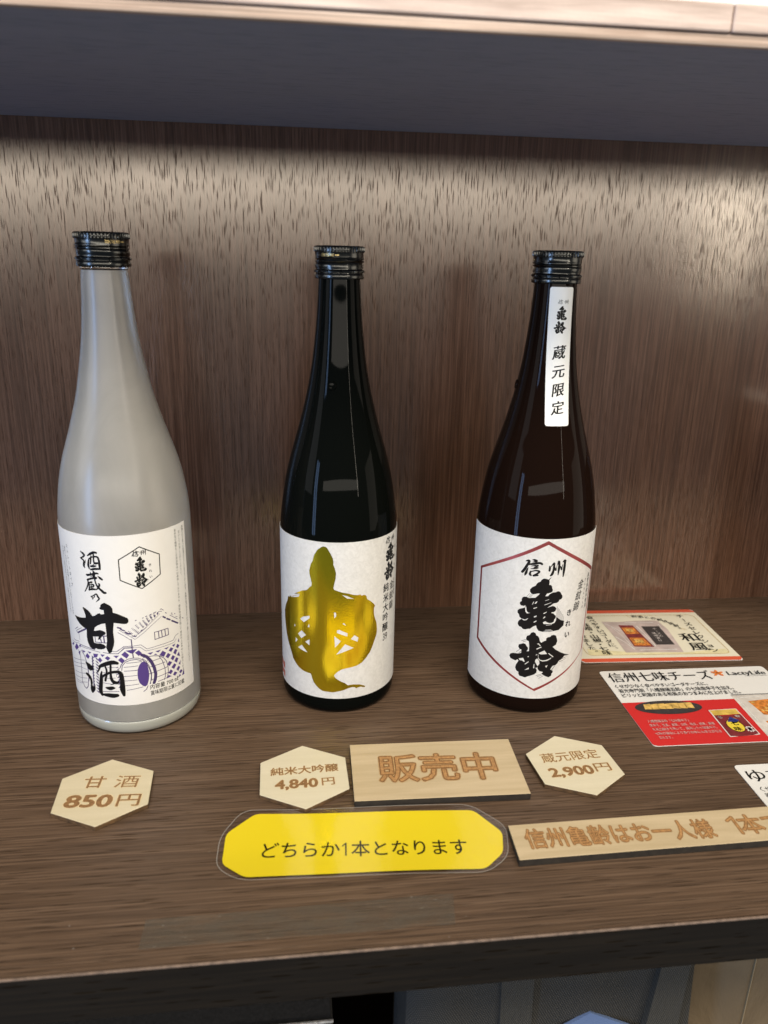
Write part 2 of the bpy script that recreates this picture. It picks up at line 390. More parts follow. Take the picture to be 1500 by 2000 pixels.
REI=[[(-8.38,62.47),(-6.9,61.91),(-6.18,60.17),(-4.96,59.56),(-4.13,58.28),(-3.5,56.01),(-2.51,54.87),(-0.53,56.13),(0.67,56.25),(0.52,57.88),(1.66,58.79),(3.2,58.84),(4.03,59.91),(5.6,60.14),(7.29,59.38),(8.08,57.49),(8.73,55.11),(7.98,52.6),(5.65,51.27),(8.01,48.99),(12.1,46.3),(15.27,44.6),(19.8,42.72),(19.62,42.44),(15.82,43.3),(14.15,41.21),(11.04,39.7),(10.8,38.58),(9.21,37.2),(6.89,36.89),(5.49,34.41),(7.41,33.31),(7.53,32.12),(6.78,31.22),(6.61,29.56),(4.74,28.63),(2.75,29.5),(1.11,30.46),(-0.55,31.89),(0.59,32.84),(-0.06,33.2),(-1.91,33.6),(-3.25,35.28),(-3.72,37.27),(-2.39,39.26),(-2.71,41.25),(-4.21,43.23),(-5.3,42.22),(-5.49,40.89),(-4.45,38.93),(-3.6,37.67),(-3.78,36.27),(-4.82,36.26),(-3.79,34.61),(-3.93,32.6),(-5.3,31.24),(-9.86,29.28),(-11.27,28.52),(-13.07,29.07),(-14.86,29.3),(-15.71,30.83),(-15.66,32.18),(-17.2,32.9),(-18.1,35.07),(-17.68,37.49),(-16.27,40.41),(-16.93,41.29),(-18.33,40.19),(-19.86,40.69),(-21.72,41.25),(-22.61,43.02),(-21.97,44.68),(-20.21,45.52),(-17.25,45.7),(-14.96,46.42),(-15.0,48.88),(-16.34,49.32),(-17.19,50.81),(-16.88,52.5),(-15.46,53.07),(-14.06,53.77),(-12.57,53.31),(-11.89,51.92),(-10.95,51.05),(-10.71,49.76),(-11.59,48.03),(-10.02,48.35),(-10.22,52.75),(-10.73,55.64),(-12.21,56.13),(-12.62,57.7),(-12.17,59.38),(-10.37,60.21),(-9.76,61.72)],[(-16.25,42.14),(-13.39,43.02),(-12.17,40.37),(-12.73,40.03),(-13.96,40.95),(-15.49,40.95)],[(-12.04,38.72),(-9.87,40.78),(-9.54,40.31),(-11.85,38.15)],[(-11.98,34.07),(-9.28,36.19),(-9.07,35.04)],[(-10.71,44.17),(-10.17,44.72),(-9.7,44.27),(-10.25,43.82)],[(-5.42,45.51),(-5.06,46.51),(-4.6,46.19),(-5.12,45.36)],[(-5.39,50.44),(-2.27,51.94),(-1.93,51.44),(-5.04,49.79)],[(-3.65,47.19),(0.08,49.09),(2.17,46.34),(-1.78,46.19),(-3.16,46.7)],[(-4.24,46.53),(-3.69,45.87),(-3.35,43.57),(-2.34,42.24),(-0.49,41.7),(1.95,41.9),(4.37,42.85),(5.59,43.54),(5.05,42.44),(2.63,41.19),(-0.42,40.87),(-2.45,41.75),(-3.59,42.91),(-3.67,44.56)],[(2.92,46.61),(3.36,46.9),(7.03,43.85),(6.58,43.42)],[(1.57,37.45),(3.4,37.97),(2.49,35.88),(2.1,36.74)],[(-6.26,35.88),(-6.21,38.87),(-5.78,39.06),(-5.62,35.9)],[(-5.37,53.87),(-4.1,54.38),(-2.6,52.43),(-3.18,52.27),(-4.03,53.57)]]
REIH=[[(15.46,43.06,0.27),(18.63,41.89,0.15)],[(14.82,41.98,0.27),(17.14,40.63,0.15)],[(13.76,41.3,0.27),(16.22,39.97,0.15)],[(12.76,40.35,0.27),(15.14,39.24,0.15)],[(11.4,39.63,0.27),(14.08,38.55,0.15)],[(-4.18,30.26,0.21),(-0.53,31.55,0.21)],[(-3.23,29.59,0.21),(0.15,30.85,0.21)],[(-2.22,28.24,0.21),(0.84,29.97,0.21)],[(-15.47,55.19,0.24),(-12.55,56.8,0.24)],[(-14.55,54.51,0.24),(-12.33,55.79,0.24)],[(-18.22,46.83,0.24),(-15.48,49.46,0.24)],[(-16.42,46.34,0.24),(-15.04,47.56,0.24)],[(6.18,33.98,0.24),(8.9,36.92,0.24)],[(7.0,34.04,0.18),(8.11,36.38,0.18)]]
SHIN=[[(-16.73,111.83,0.51),(-15.33,112.15,1.39),(-14.69,111.58,1.52),(-15.8,108.99,1.52),(-17.45,105.66,1.64),(-18.54,104.06,1.52)],[(-14.98,107.68,0.2),(-15.56,105.92,1.01),(-16.21,103.5,1.52),(-16.81,101.98,0.63)],[(-12.69,113.08,0.38),(-11.38,112.95,1.27),(-10.16,112.4,1.52)],[(-10.6,111.99,1.01),(-12.56,111.48,0.25)],[(-14.66,109.65,1.01),(-11.64,110.35,1.39),(-8.17,111.12,1.39),(-6.57,110.43,1.27)],[(-13.4,108.63,0.25),(-11.07,109.12,0.76),(-9.08,109.27,1.01)],[(-13.49,106.82,0.25),(-11.16,107.17,0.89),(-9.07,107.72,1.01)],[(-8.95,109.14,0.89),(-11.21,107.81,0.76)],[(-13.34,104.89,1.01),(-13.67,103.03,1.27),(-12.9,102.34,1.01)],[(-13.11,104.91,0.63),(-10.1,105.84,0.89),(-7.93,105.33,1.27),(-8.77,103.99,1.14),(-10.56,102.69,1.27),(-11.24,102.24,1.14),(-8.66,102.64,1.01)]]
SHU=[[(-1.52,109.08,0.76),(-1.38,107.53,1.27),(-1.49,105.98,1.14)],[(-0.74,108.55,0.51),(1.01,111.08,1.01),(1.28,109.53,1.27),(1.19,106.43,1.39),(0.45,103.61,1.52),(-0.45,102.59,1.01)],[(1.76,108.47,0.51),(2.44,106.63,1.14),(2.88,105.96,0.51)],[(3.27,109.94,0.3),(2.88,105.96,0.4)],[(3.4,109.94,0.25),(4.22,112.07,1.27),(4.72,109.59,1.39),(4.66,106.23,1.39),(4.47,102.87,0.51)],[(5.59,108.75,0.51),(6.58,106.85,1.14),(6.51,106.2,0.63)],[(7.21,109.89,0.3),(6.58,106.85,0.76)],[(7.29,111.69,0.76),(8.45,112.34,1.52),(8.59,109.75,1.52),(8.45,105.87,1.64),(8.22,101.47,0.76)],[(9.57,112.21,0.38),(8.45,112.34,1.27)]]
AMA=[[(-33.11,80.06),(-30.77,79.97),(-27.41,80.13),(-24.36,80.66),(-22.56,81.22),(-22.49,83.03),(-23.09,84.81),(-23.89,86.54),(-24.29,87.4),(-23.69,87.95),(-22.06,87.5),(-20.24,86.65),(-18.83,85.42),(-17.79,83.97),(-17.14,83.2),(-15.17,83.98),(-13.34,85.45),(-11.94,85.88),(-11.35,85.13),(-9.07,85.6),(-9.2,86.95),(-9.2,88.3),(-10.39,88.15),(-11.67,88.63),(-11.85,89.42),(-11.13,90.04),(-10.99,91.4),(-9.71,92.46),(-8.37,93.09),(-7.4,92.61),(-5.72,91.74),(-4.57,90.82),(-3.84,89.34),(-3.71,86.63),(-2.51,86.36),(-0.41,85.51),(2.56,83.87),(4.38,82.77),(4.88,81.63),(4.76,79.99),(3.61,79.0),(2.17,78.96),(-0.9,79.51),(-3.79,79.95),(-4.34,76.51),(-4.7,73.74),(-4.57,70.98),(-4.48,67.64),(-4.98,64.84),(-6.14,61.72),(-6.67,60.01),(-8.46,58.78),(-9.31,60.97),(-9.92,62.88),(-9.44,65.16),(-8.96,67.43),(-8.91,70.77),(-8.91,74.92),(-9.02,79.32),(-11.3,78.84),(-14.18,77.4),(-16.37,75.69),(-17.22,73.33),(-15.13,73.81),(-13.09,74.5),(-11.23,74.16),(-9.7,73.48),(-9.39,72.67),(-9.86,71.8),(-11.56,70.81),(-13.77,67.89),(-14.92,67.72),(-14.12,69.93),(-17.36,69.41),(-18.42,69.35),(-18.24,67.01),(-17.85,65.13),(-16.07,65.02),(-13.2,65.31),(-11.07,64.73),(-9.88,63.3),(-11.35,61.89),(-13.34,61.23),(-15.91,61.12),(-17.04,61.62),(-17.73,60.79),(-19.61,60.55),(-21.44,61.41),(-22.51,63.55),(-23.08,65.66),(-23.23,68.43),(-22.72,73.57),(-24.25,73.75),(-26.73,74.49),(-29.3,75.97),(-31.2,77.61),(-32.3,79.21)]]
SAKEP=[[(-27.34,49.78),(-25.08,49.68),(-23.18,49.15),(-22.03,48.4),(-20.13,49.13),(-21.21,47.55),(-20.23,47.0),(-21.17,45.46),(-23.17,44.41),(-24.72,45.03),(-25.87,46.54),(-26.5,48.2)],[(-28.28,41.25),(-27.22,42.13),(-24.83,41.81),(-23.38,40.37),(-22.63,38.71),(-22.46,36.35),(-22.91,34.08),(-21.72,33.61),(-20.57,35.51),(-20.57,31.75),(-22.13,30.27),(-22.78,28.87),(-23.64,28.49),(-24.48,29.58),(-24.88,31.62),(-24.32,34.48),(-24.39,37.67),(-25.85,39.37),(-27.82,40.6)]]
SAKE=[[(-18.56,43.95,0.51),(-16.78,46.15,1.01),(-15.71,48.45,1.39)],[(-15.93,48.93,1.77),(-13.41,50.38,2.53),(-9.49,52.14,2.78),(-6.32,52.87,2.78),(-4.04,52.41,2.02)],[(-11.74,49.29,1.27),(-11.21,47.0,1.27),(-11.49,44.07,1.39),(-12.26,41.34,1.39),(-12.68,39.69,1.52)],[(-8.3,50.67,1.39),(-8.59,47.51,1.39),(-8.78,44.08,1.52),(-8.56,41.19,2.02),(-7.3,39.16,2.28),(-5.21,38.72,2.02),(-3.97,39.54,0.76)],[(-7.15,38.11,1.01),(-9.43,37.01,0.25)],[(-14.67,45.73,0.76),(-15.19,43.27,1.77),(-15.56,39.77,2.53),(-16.33,35.1,2.78),(-16.71,31.55,2.78),(-15.88,29.03,1.77)],[(-15.39,41.39,1.52),(-12.54,43.68,1.52),(-8.88,45.65,1.77),(-4.55,46.39,2.02),(-2.56,45.35,2.53),(-2.12,42.44,2.78),(-2.01,38.21,2.91),(-2.15,33.69,3.29),(-1.65,29.93,1.77)],[(-12.67,34.64,1.01),(-10.42,34.39,2.53),(-8.41,34.84,2.28),(-6.96,34.93,0.76)],[(-15.03,29.45,1.52),(-11.64,29.43,2.78),(-8.42,29.35,3.04),(-5.74,29.78,2.28)]]
KURA=[[(-21.26,124.78,0.38),(-19.86,123.94,1.14),(-18.54,122.9,1.14),(-19.54,121.49,0.95),(-21.59,120.6,0.57)],[(-21.6,120.51,0.76),(-20.18,119.77,0.95),(-19.3,119.02,1.04),(-19.32,117.4,1.33),(-19.61,115.91,1.33),(-19.15,114.54,0.57)],[(-17.88,119.96,0.19),(-18.53,117.88,0.76)],[(-16.17,122.79,0.76),(-14.32,124.0,1.33),(-12.16,125.19,1.33),(-10.4,124.99,1.14)],[(-12.43,124.37,0.95),(-12.21,122.97,0.95),(-12.4,121.17,0.85),(-12.35,119.02,0.95),(-11.61,118.29,1.33),(-10.16,118.5,1.14)],[(-13.64,123.36,0.19),(-14.19,121.69,0.95),(-14.39,119.88,0.95),(-14.82,117.68,0.76)],[(-15.66,120.44,0.76),(-16.06,118.6,1.14),(-16.31,116.41,1.33),(-15.94,114.48,0.76)],[(-15.64,120.62,0.76),(-13.79,121.91,0.76),(-11.54,122.49,0.95),(-9.79,122.27,1.14),(-9.12,120.18,1.14),(-9.04,117.5,1.33),(-8.96,114.72,0.95)],[(-14.61,116.09,1.14),(-12.9,116.37,1.23),(-11.42,116.6,0.76)],[(-15.03,113.96,0.95),(-12.35,114.62,1.33),(-9.82,114.84,1.14)],[(-12.37,117.95,0.38),(-13.41,116.76,0.38)],[(-18.41,110.4,0.76),(-17.43,110.1,1.33),(-14.19,111.26,0.95),(-11.9,111.87,1.14),(-10.39,111.73,0.76)],[(-15.42,112.2,0.28),(-15.37,110.93,0.95),(-15.14,109.51,0.57)],[(-13.61,113.14,0.76),(-13.02,111.76,1.71),(-13.55,110.25,1.71),(-12.95,108.86,1.9),(-11.84,108.98,1.14)],[(-17.98,107.1,1.14),(-15.29,108.13,1.14),(-12.95,108.86,1.33)],[(-17.8,106.95,0.95),(-17.85,104.75,0.85),(-18.77,102.21,0.85),(-20.9,98.78,0.47)],[(-12.99,108.5,0.95),(-12.69,105.98,0.85),(-11.68,103.35,1.14),(-9.73,101.32,1.33),(-8.12,99.78,1.52),(-6.93,99.56,1.14)],[(-10.82,110.16,0.28),(-9.51,108.99,1.33),(-8.37,108.16,1.14)],[(-10.94,105.33,0.57),(-10.26,104.93,0.95),(-10.99,103.04,1.14),(-12.44,101.25,0.57)],[(-17.42,105.0,0.76),(-15.36,105.75,1.33)],[(-17.17,105.4,0.76),(-17.22,103.2,0.76),(-17.34,100.42,0.95)],[(-16.95,103.79,0.57),(-14.36,104.33,0.95),(-14.5,103.03,0.95),(-16.92,102.33,0.76)],[(-15.81,103.4,0.57),(-15.98,101.92,0.57)],[(-17.73,100.55,0.76),(-15.27,101.28,1.33),(-12.81,101.31,0.76)],[(-16.81,96.26,0.57),(-15.89,95.66,0.76),(-15.81,94.56,0.47)],[(-15.77,94.94,0.38),(-14.24,96.63,0.57),(-14.95,97.09,0.57),(-16.41,96.33,0.76)],[(-14.74,97.3,0.57),(-12.94,98.26,0.95),(-12.01,96.52,1.14),(-11.4,95.28,0.95),(-13.66,93.09,0.28)]]
ILL=[[(-2.02,73.41,0.21),(1.71,70.84,0.21),(4.8,68.16,0.21),(5.84,68.04,0.21)],[(-1.27,75.12,0.17),(2.71,72.16,0.17),(6.09,69.41,0.17),(7.78,67.97,0.17)],[(7.78,67.97,0.17),(12.87,71.47,0.17),(17.79,75.25,0.17),(22.21,78.25,0.17),(24.68,79.78,0.17)],[(8.9,70.94,0.17),(14.98,75.21,0.17),(19.65,78.95,0.17),(23.82,81.96,0.17)],[(9.83,71.32,0.14),(14.96,74.87,0.14)],[(5.54,68.08,0.45),(5.55,64.23,0.45),(5.62,59.3,0.45),(5.8,55.74,0.45)],[(-3.06,61.05,0.21),(1.14,63.73,0.21),(6.25,63.62,0.21),(10.79,63.81,0.21),(14.21,60.29,0.21),(21.61,60.8,0.21),(31.7,60.8,0.21),(33.52,63.32,0.21),(36.14,63.85,0.21)],[(-3.24,58.93,0.17),(1.34,62.49,0.17),(6.16,62.4,0.17),(10.08,62.35,0.17),(13.5,59.03,0.17),(21.49,59.06,0.17),(31.97,59.07,0.17),(34.16,60.89,0.17)],[(24.0,84.33,0.24),(24.72,84.98,0.24),(26.34,83.44,0.24)],[(22.18,82.43,0.24),(23.27,83.68,0.24),(24.59,83.12,0.24),(25.28,83.25,0.24)],[(25.68,79.29,0.76),(27.18,78.03,0.76)],[(28.19,77.06,0.76),(30.32,75.61,0.76)],[(31.59,74.5,0.76),(36.08,71.07,0.76)],[(30.37,78.76,0.24),(36.1,73.92,0.24)],[(31.17,79.18,0.17),(33.04,77.78,0.17)],[(34.57,76.31,0.21),(36.23,75.48,0.21)],[(-0.03,75.43,0.62),(2.0,74.46,0.62)],[(2.51,73.39,0.76),(3.92,72.24,0.76),(5.4,72.09,0.76)],[(-1.75,76.68,0.76),(0.02,76.11,0.76)],[(6.18,70.62,0.48),(8.07,69.85,0.48)],[(19.52,70.43,0.34),(28.43,70.44,0.34),(28.64,65.92,0.34),(19.49,65.5,0.34),(19.52,70.43,0.34)],[(21.98,70.43,0.38),(22.14,65.79,0.38)],[(24.0,70.52,0.38),(24.19,66.03,0.38)],[(26.26,70.49,0.38),(26.46,65.98,0.38)],[(-2.5,49.18,0.31),(-1.7,51.31,0.31),(0.01,53.39,0.31),(2.57,55.0,0.31),(5.63,55.4,0.31),(8.62,54.98,0.31),(10.66,53.74,0.31),(13.2,50.54,0.31),(14.76,46.22,0.31),(15.55,41.67,0.31),(14.65,35.71,0.31)],[(-1.71,47.39,0.31),(-1.14,50.58,0.31),(0.89,52.99,0.31),(4.02,54.16,0.31),(7.36,54.29,0.31),(10.3,52.92,0.31)],[(11.0,54.21,0.28),(12.72,52.43,0.28),(14.61,48.42,0.28),(15.8,43.06,0.28),(15.5,38.78,0.28),(14.34,35.79,0.28)],[(-0.31,49.49,0.24),(8.23,49.7,0.24)],[(1.44,52.24,0.24),(10.56,52.33,0.24)],[(-0.22,46.8,0.28),(7.71,46.74,0.28)],[(-0.83,43.06,0.24),(7.29,43.2,0.24)],[(-0.77,39.92,0.24),(7.06,39.99,0.24)],[(-0.73,36.56,0.24),(7.9,36.95,0.24)],[(0.25,33.24,0.24),(10.19,34.53,0.24)],[(10.88,56.72,1.45),(13.53,55.11,1.45),(16.07,51.28,1.45),(17.65,46.54,1.45),(18.3,42.0,1.45),(17.88,38.47,1.45),(16.89,35.83,1.45)],[(14.75,54.83,0.31),(17.9,54.56,0.31),(21.1,53.62,0.31),(23.99,51.41,0.31),(25.87,48.2,0.31),(26.64,43.9,0.31),(26.53,39.9,0.31),(25.36,36.3,0.31)],[(21.08,53.45,0.28),(23.17,49.52,0.28),(24.47,43.61,0.28),(24.48,38.84,0.28),(23.57,35.86,0.28)],[(14.48,50.96,0.28),(21.96,51.73,0.28)],[(15.48,47.48,0.28),(24.8,48.05,0.28)],[(14.2,42.74,0.28),(17.74,43.25,0.28),(26.48,44.14,0.28)],[(15.45,38.06,0.28),(18.09,39.14,0.28),(26.18,40.04,0.28)],[(19.51,35.96,0.28),(25.39,36.66,0.28)],[(11.66,54.79,0.31),(14.75,54.83,0.31)],[(13.3,51.95,0.24),(15.53,52.5,0.24)],[(13.0,34.65,0.34),(11.89,32.35,0.34),(10.26,31.23,0.34)],[(4.01,73.44,0.24),(4.53,74.07,0.21)],[(6.24,75.32,0.24),(6.74,75.92,0.21)],[(8.46,76.99,0.24),(9.24,77.91,0.21)],[(10.66,78.45,0.24),(11.35,79.24,0.21)],[(12.87,79.71,0.24),(13.38,80.29,0.21)],[(15.08,80.77,0.24),(15.89,81.64,0.21)],[(17.31,81.61,0.24),(17.88,82.2,0.21)],[(19.57,82.26,0.24),(20.38,83.05,0.21)],[(21.87,82.69,0.24),(22.42,83.21,0.21)],[(4.71,72.86,0.27),(5.38,73.68,0.21)],[(6.85,74.69,0.28),(7.36,75.3,0.21)],[(8.98,76.35,0.27),(9.67,77.15,0.21)],[(11.1,77.82,0.28),(11.8,78.62,0.21)],[(13.23,79.12,0.27),(13.91,79.88,0.21)],[(15.36,80.25,0.26),(16.02,80.95,0.21)],[(17.52,81.2,0.26),(18.34,82.04,0.21)],[(21.92,82.56,0.27),(22.55,83.15,0.21)],[(5.41,72.27,0.32),(6.02,73.0,0.21)],[(7.46,74.06,0.29),(8.1,74.81,0.21)],[(9.51,75.7,0.3),(10.09,76.37,0.21)],[(11.55,77.19,0.3),(12.15,77.87,0.21)],[(13.59,78.53,0.28),(14.11,79.11,0.21)],[(15.65,79.73,0.31),(16.44,80.57,0.21)],[(17.72,80.78,0.29),(18.35,81.42,0.21)],[(19.82,81.68,0.31),(20.34,82.19,0.21)],[(21.97,82.43,0.31),(22.88,83.29,0.21)],[(6.11,71.67,0.32),(6.59,72.24,0.21)],[(8.08,73.42,0.33),(8.85,74.33,0.21)],[(10.03,75.04,0.35),(10.75,75.87,0.21)],[(11.99,76.55,0.33),(12.54,77.17,0.21)],[(13.95,77.94,0.36),(14.59,78.63,0.21)],[(15.93,79.21,0.3),(16.42,79.73,0.21)],[(17.93,80.37,0.32),(18.74,81.19,0.21)],[(19.95,81.4,0.36),(20.49,81.93,0.21)],[(22.01,82.31,0.31),(22.61,82.87,0.21)],[(8.69,72.77,0.33),(9.43,73.63,0.21)],[(12.44,75.91,0.4),(13.01,76.56,0.21)],[(14.32,77.35,0.38),(15.01,78.1,0.21)],[(16.22,78.69,0.36),(17.1,79.62,0.21)],[(18.13,79.95,0.32),(18.79,80.62,0.21)],[(20.08,81.11,0.39),(20.68,81.7,0.21)],[(22.06,82.18,0.32),(22.78,82.85,0.21)],[(7.52,70.45,0.36),(8.09,71.12,0.21)],[(9.3,72.12,0.36),(10.12,73.07,0.21)],[(12.88,75.27,0.44),(13.59,76.05,0.21)],[(14.68,76.75,0.41),(15.53,77.66,0.21)],[(16.5,78.17,0.39),(17.29,79.0,0.21)],[(20.2,80.82,0.43),(21.07,81.67,0.21)],[(22.1,82.05,0.41),(22.76,82.66,0.21)],[(8.22,69.83,0.46),(8.95,70.68,0.21)],[(9.92,71.46,0.45),(10.65,72.31,0.21)],[(11.62,73.06,0.48),(12.46,74.01,0.21)],[(15.05,76.15,0.44),(15.92,77.08,0.21)],[(18.55,79.11,0.48),(19.09,79.66,0.21)],[(20.33,80.53,0.38),(20.86,81.05,0.21)],[(22.15,81.92,0.45),(22.9,82.63,0.21)],[(17.07,82.54,0.31),(18.51,82.95,0.38)],[(19.65,83.29,0.31),(21.29,83.72,0.38)],[(14.87,82.16,0.31),(15.66,82.4,0.38)],[(13.0,81.5,0.31),(13.46,81.65,0.38)],[(8.72,80.49,0.31),(9.33,80.74,0.38)],[(27.44,81.52,0.31),(28.11,80.87,0.38)],[(31.6,79.72,0.31),(32.17,79.38,0.38)],[(33.92,78.51,0.31),(34.39,78.15,0.38)],[(40.23,73.03,0.31),(41.19,72.4,0.38)],[(-31.87,68.35,0.76),(-23.16,73.5,0.76)],[(-33.54,69.19,0.21),(-27.33,73.1,0.21)],[(-34.68,70.02,0.28),(-31.11,72.47,0.28)],[(-33.28,68.92,0.31),(-31.91,68.16,0.31)],[(-30.72,68.38,0.14),(-30.69,63.79,0.14)],[(-38.94,61.99,0.21),(-37.44,61.34,0.21),(-31.19,62.56,0.21)],[(-41.65,59.61,0.17),(-38.8,59.35,0.17),(-30.86,61.25,0.17)],[(-30.96,60.68,0.31),(-24.45,60.72,0.31),(-17.94,60.29,0.31)],[(-30.59,59.56,0.21),(-22.83,59.72,0.21),(-14.4,59.14,0.21)],[(-12.29,59.25,0.28),(-8.32,58.93,0.28),(-2.93,58.93,0.28),(1.07,62.86,0.28),(6.18,62.75,0.28)],[(-9.45,60.78,0.24),(-4.68,60.33,0.24),(-3.41,60.52,0.24),(0.84,63.75,0.24),(5.66,63.69,0.24)],[(-16.87,69.77,0.34),(-16.95,65.75,0.34),(-9.29,66.04,0.34)],[(-13.11,68.26,0.48),(-12.66,65.87,0.48)],[(-10.91,69.9,0.62),(-10.78,66.08,0.62)],[(-11.86,70.49,0.48),(-8.85,70.78,0.48)],[(-5.03,45.23,0.14),(-5.25,42.71,0.14)],[(-20.85,55.6,0.21),(-20.18,54.51,0.9),(-21.16,53.1,0.28)],[(-18.19,54.76,0.21),(-17.15,53.89,0.76),(-16.13,53.01,0.21)],[(-20.95,53.51,0.21),(-20.31,52.41,0.9),(-21.25,51.01,0.28)],[(-18.35,52.66,0.21),(-17.27,51.81,0.76),(-16.28,50.92,0.21)],[(-21.04,51.42,0.21),(-20.44,50.31,0.9),(-21.35,48.91,0.28)],[(-18.51,50.56,0.21),(-17.39,49.71,0.76),(-16.44,48.82,0.21)],[(-21.13,49.32,0.21),(-20.57,48.2,0.9),(-21.44,46.8,0.28)],[(-18.68,48.45,0.21),(-17.51,47.61,0.76),(-16.59,46.71,0.21)],[(-21.23,47.22,0.21),(-20.71,46.08,0.9),(-21.54,44.69,0.28)],[(-18.84,46.33,0.21),(-17.63,45.51,0.76),(-16.75,44.6,0.21)],[(-21.32,45.11,0.21),(-20.84,43.96,0.9),(-21.64,42.57,0.28)],[(-19.01,44.21,0.21),(-17.75,43.4,0.76),(-16.9,42.48,0.21)],[(-21.42,42.99,0.21),(-20.98,41.83,0.9),(-21.73,40.45,0.28)],[(-19.18,42.08,0.21),(-17.87,41.28,0.76),(-17.06,40.36,0.21)],[(-21.51,40.87,0.21),(-21.12,39.7,0.9),(-21.83,38.32,0.28)],[(-19.35,39.94,0.21),(-17.99,39.15,0.76),(-17.22,38.23,0.21)],[(-21.61,38.74,0.21),(-21.26,37.56,0.9),(-21.93,36.18,0.28)],[(-19.52,37.8,0.21),(-18.12,37.02,0.76),(-17.38,36.09,0.21)],[(-21.71,36.6,0.21),(-21.4,35.41,0.9),(-22.03,34.03,0.28)],[(-19.69,35.65,0.21),(-18.24,34.88,0.76),(-17.54,33.94,0.21)],[(-21.81,34.46,0.21),(-21.53,33.25,0.9),(-22.13,31.88,0.28)],[(-19.86,33.49,0.21),(-18.36,32.74,0.76),(-17.7,31.79,0.21)],[(-21.9,32.31,0.21),(-21.68,31.09,0.9),(-22.23,29.73,0.28)],[(-20.04,31.33,0.21),(-18.49,30.59,0.76),(-17.86,29.63,0.21)],[(-44.62,45.88,0.17),(-33.15,48.95,0.17),(-26.81,50.76,0.17)],[(-46.46,42.4,0.17),(-32.34,46.71,0.17),(-26.73,48.09,0.17)],[(-44.11,40.57,0.17),(-32.86,43.97,0.17),(-26.3,44.43,0.17)],[(-43.51,37.15,0.17),(-33.1,39.5,0.17),(-26.21,41.74,0.17)],[(-44.46,33.33,0.17),(-33.11,36.19,0.17),(-26.74,38.11,0.17)],[(-42.49,31.67,0.17),(-33.74,32.99,0.17),(-27.2,35.04,0.17)],[(-41.89,30.09,0.14),(-32.59,32.34,0.14)],[(-33.66,55.97,0.31),(-31.9,52.3,0.31),(-32.06,45.0,0.31),(-32.54,37.51,0.31),(-33.19,32.47,0.31)],[(-30.01,56.54,0.41),(-27.33,53.83,0.41),(-26.03,49.56,0.41),(-25.47,43.6,0.41),(-25.79,38.05,0.41),(-27.13,32.12,0.41),(-29.0,30.0,0.41),(-31.1,30.7,0.41),(-31.86,32.99,0.41)],[(-25.15,45.86,0.24),(-25.56,36.3,0.24)],[(-14.11,41.17,0.21),(-5.95,41.97,0.21)],[(-14.45,37.86,0.21),(-8.3,37.5,0.21)],[(-15.1,31.56,0.28),(-4.52,32.6,0.28)],[(-15.16,44.96,0.17),(-10.21,45.62,0.17)],[(-10.55,49.17,0.17),(-4.66,49.53,0.17)],[(-5.01,49.17,0.21),(-4.03,49.54,0.55)],[(-4.01,47.93,0.48),(-2.84,48.83,0.21)],[(-4.96,46.85,0.21),(-3.98,47.22,0.55)],[(-3.95,45.61,0.48),(-2.84,46.51,0.21)],[(-4.9,44.52,0.21),(-3.92,44.89,0.55)],[(-3.9,43.28,0.48),(-2.85,44.18,0.21)],[(-4.85,42.18,0.21),(-3.86,42.56,0.55)],[(-3.84,40.94,0.48),(-2.86,41.84,0.21)],[(-4.79,39.84,0.21),(-3.81,40.22,0.55)],[(-3.79,38.59,0.48),(-2.86,39.5,0.21)],[(-4.74,37.49,0.21),(-3.75,37.87,0.55)],[(-3.73,36.24,0.48),(-2.87,37.15,0.21)],[(-4.68,35.14,0.21),(-3.7,35.52,0.55)],[(-3.68,33.88,0.48),(-2.87,34.79,0.21)]]
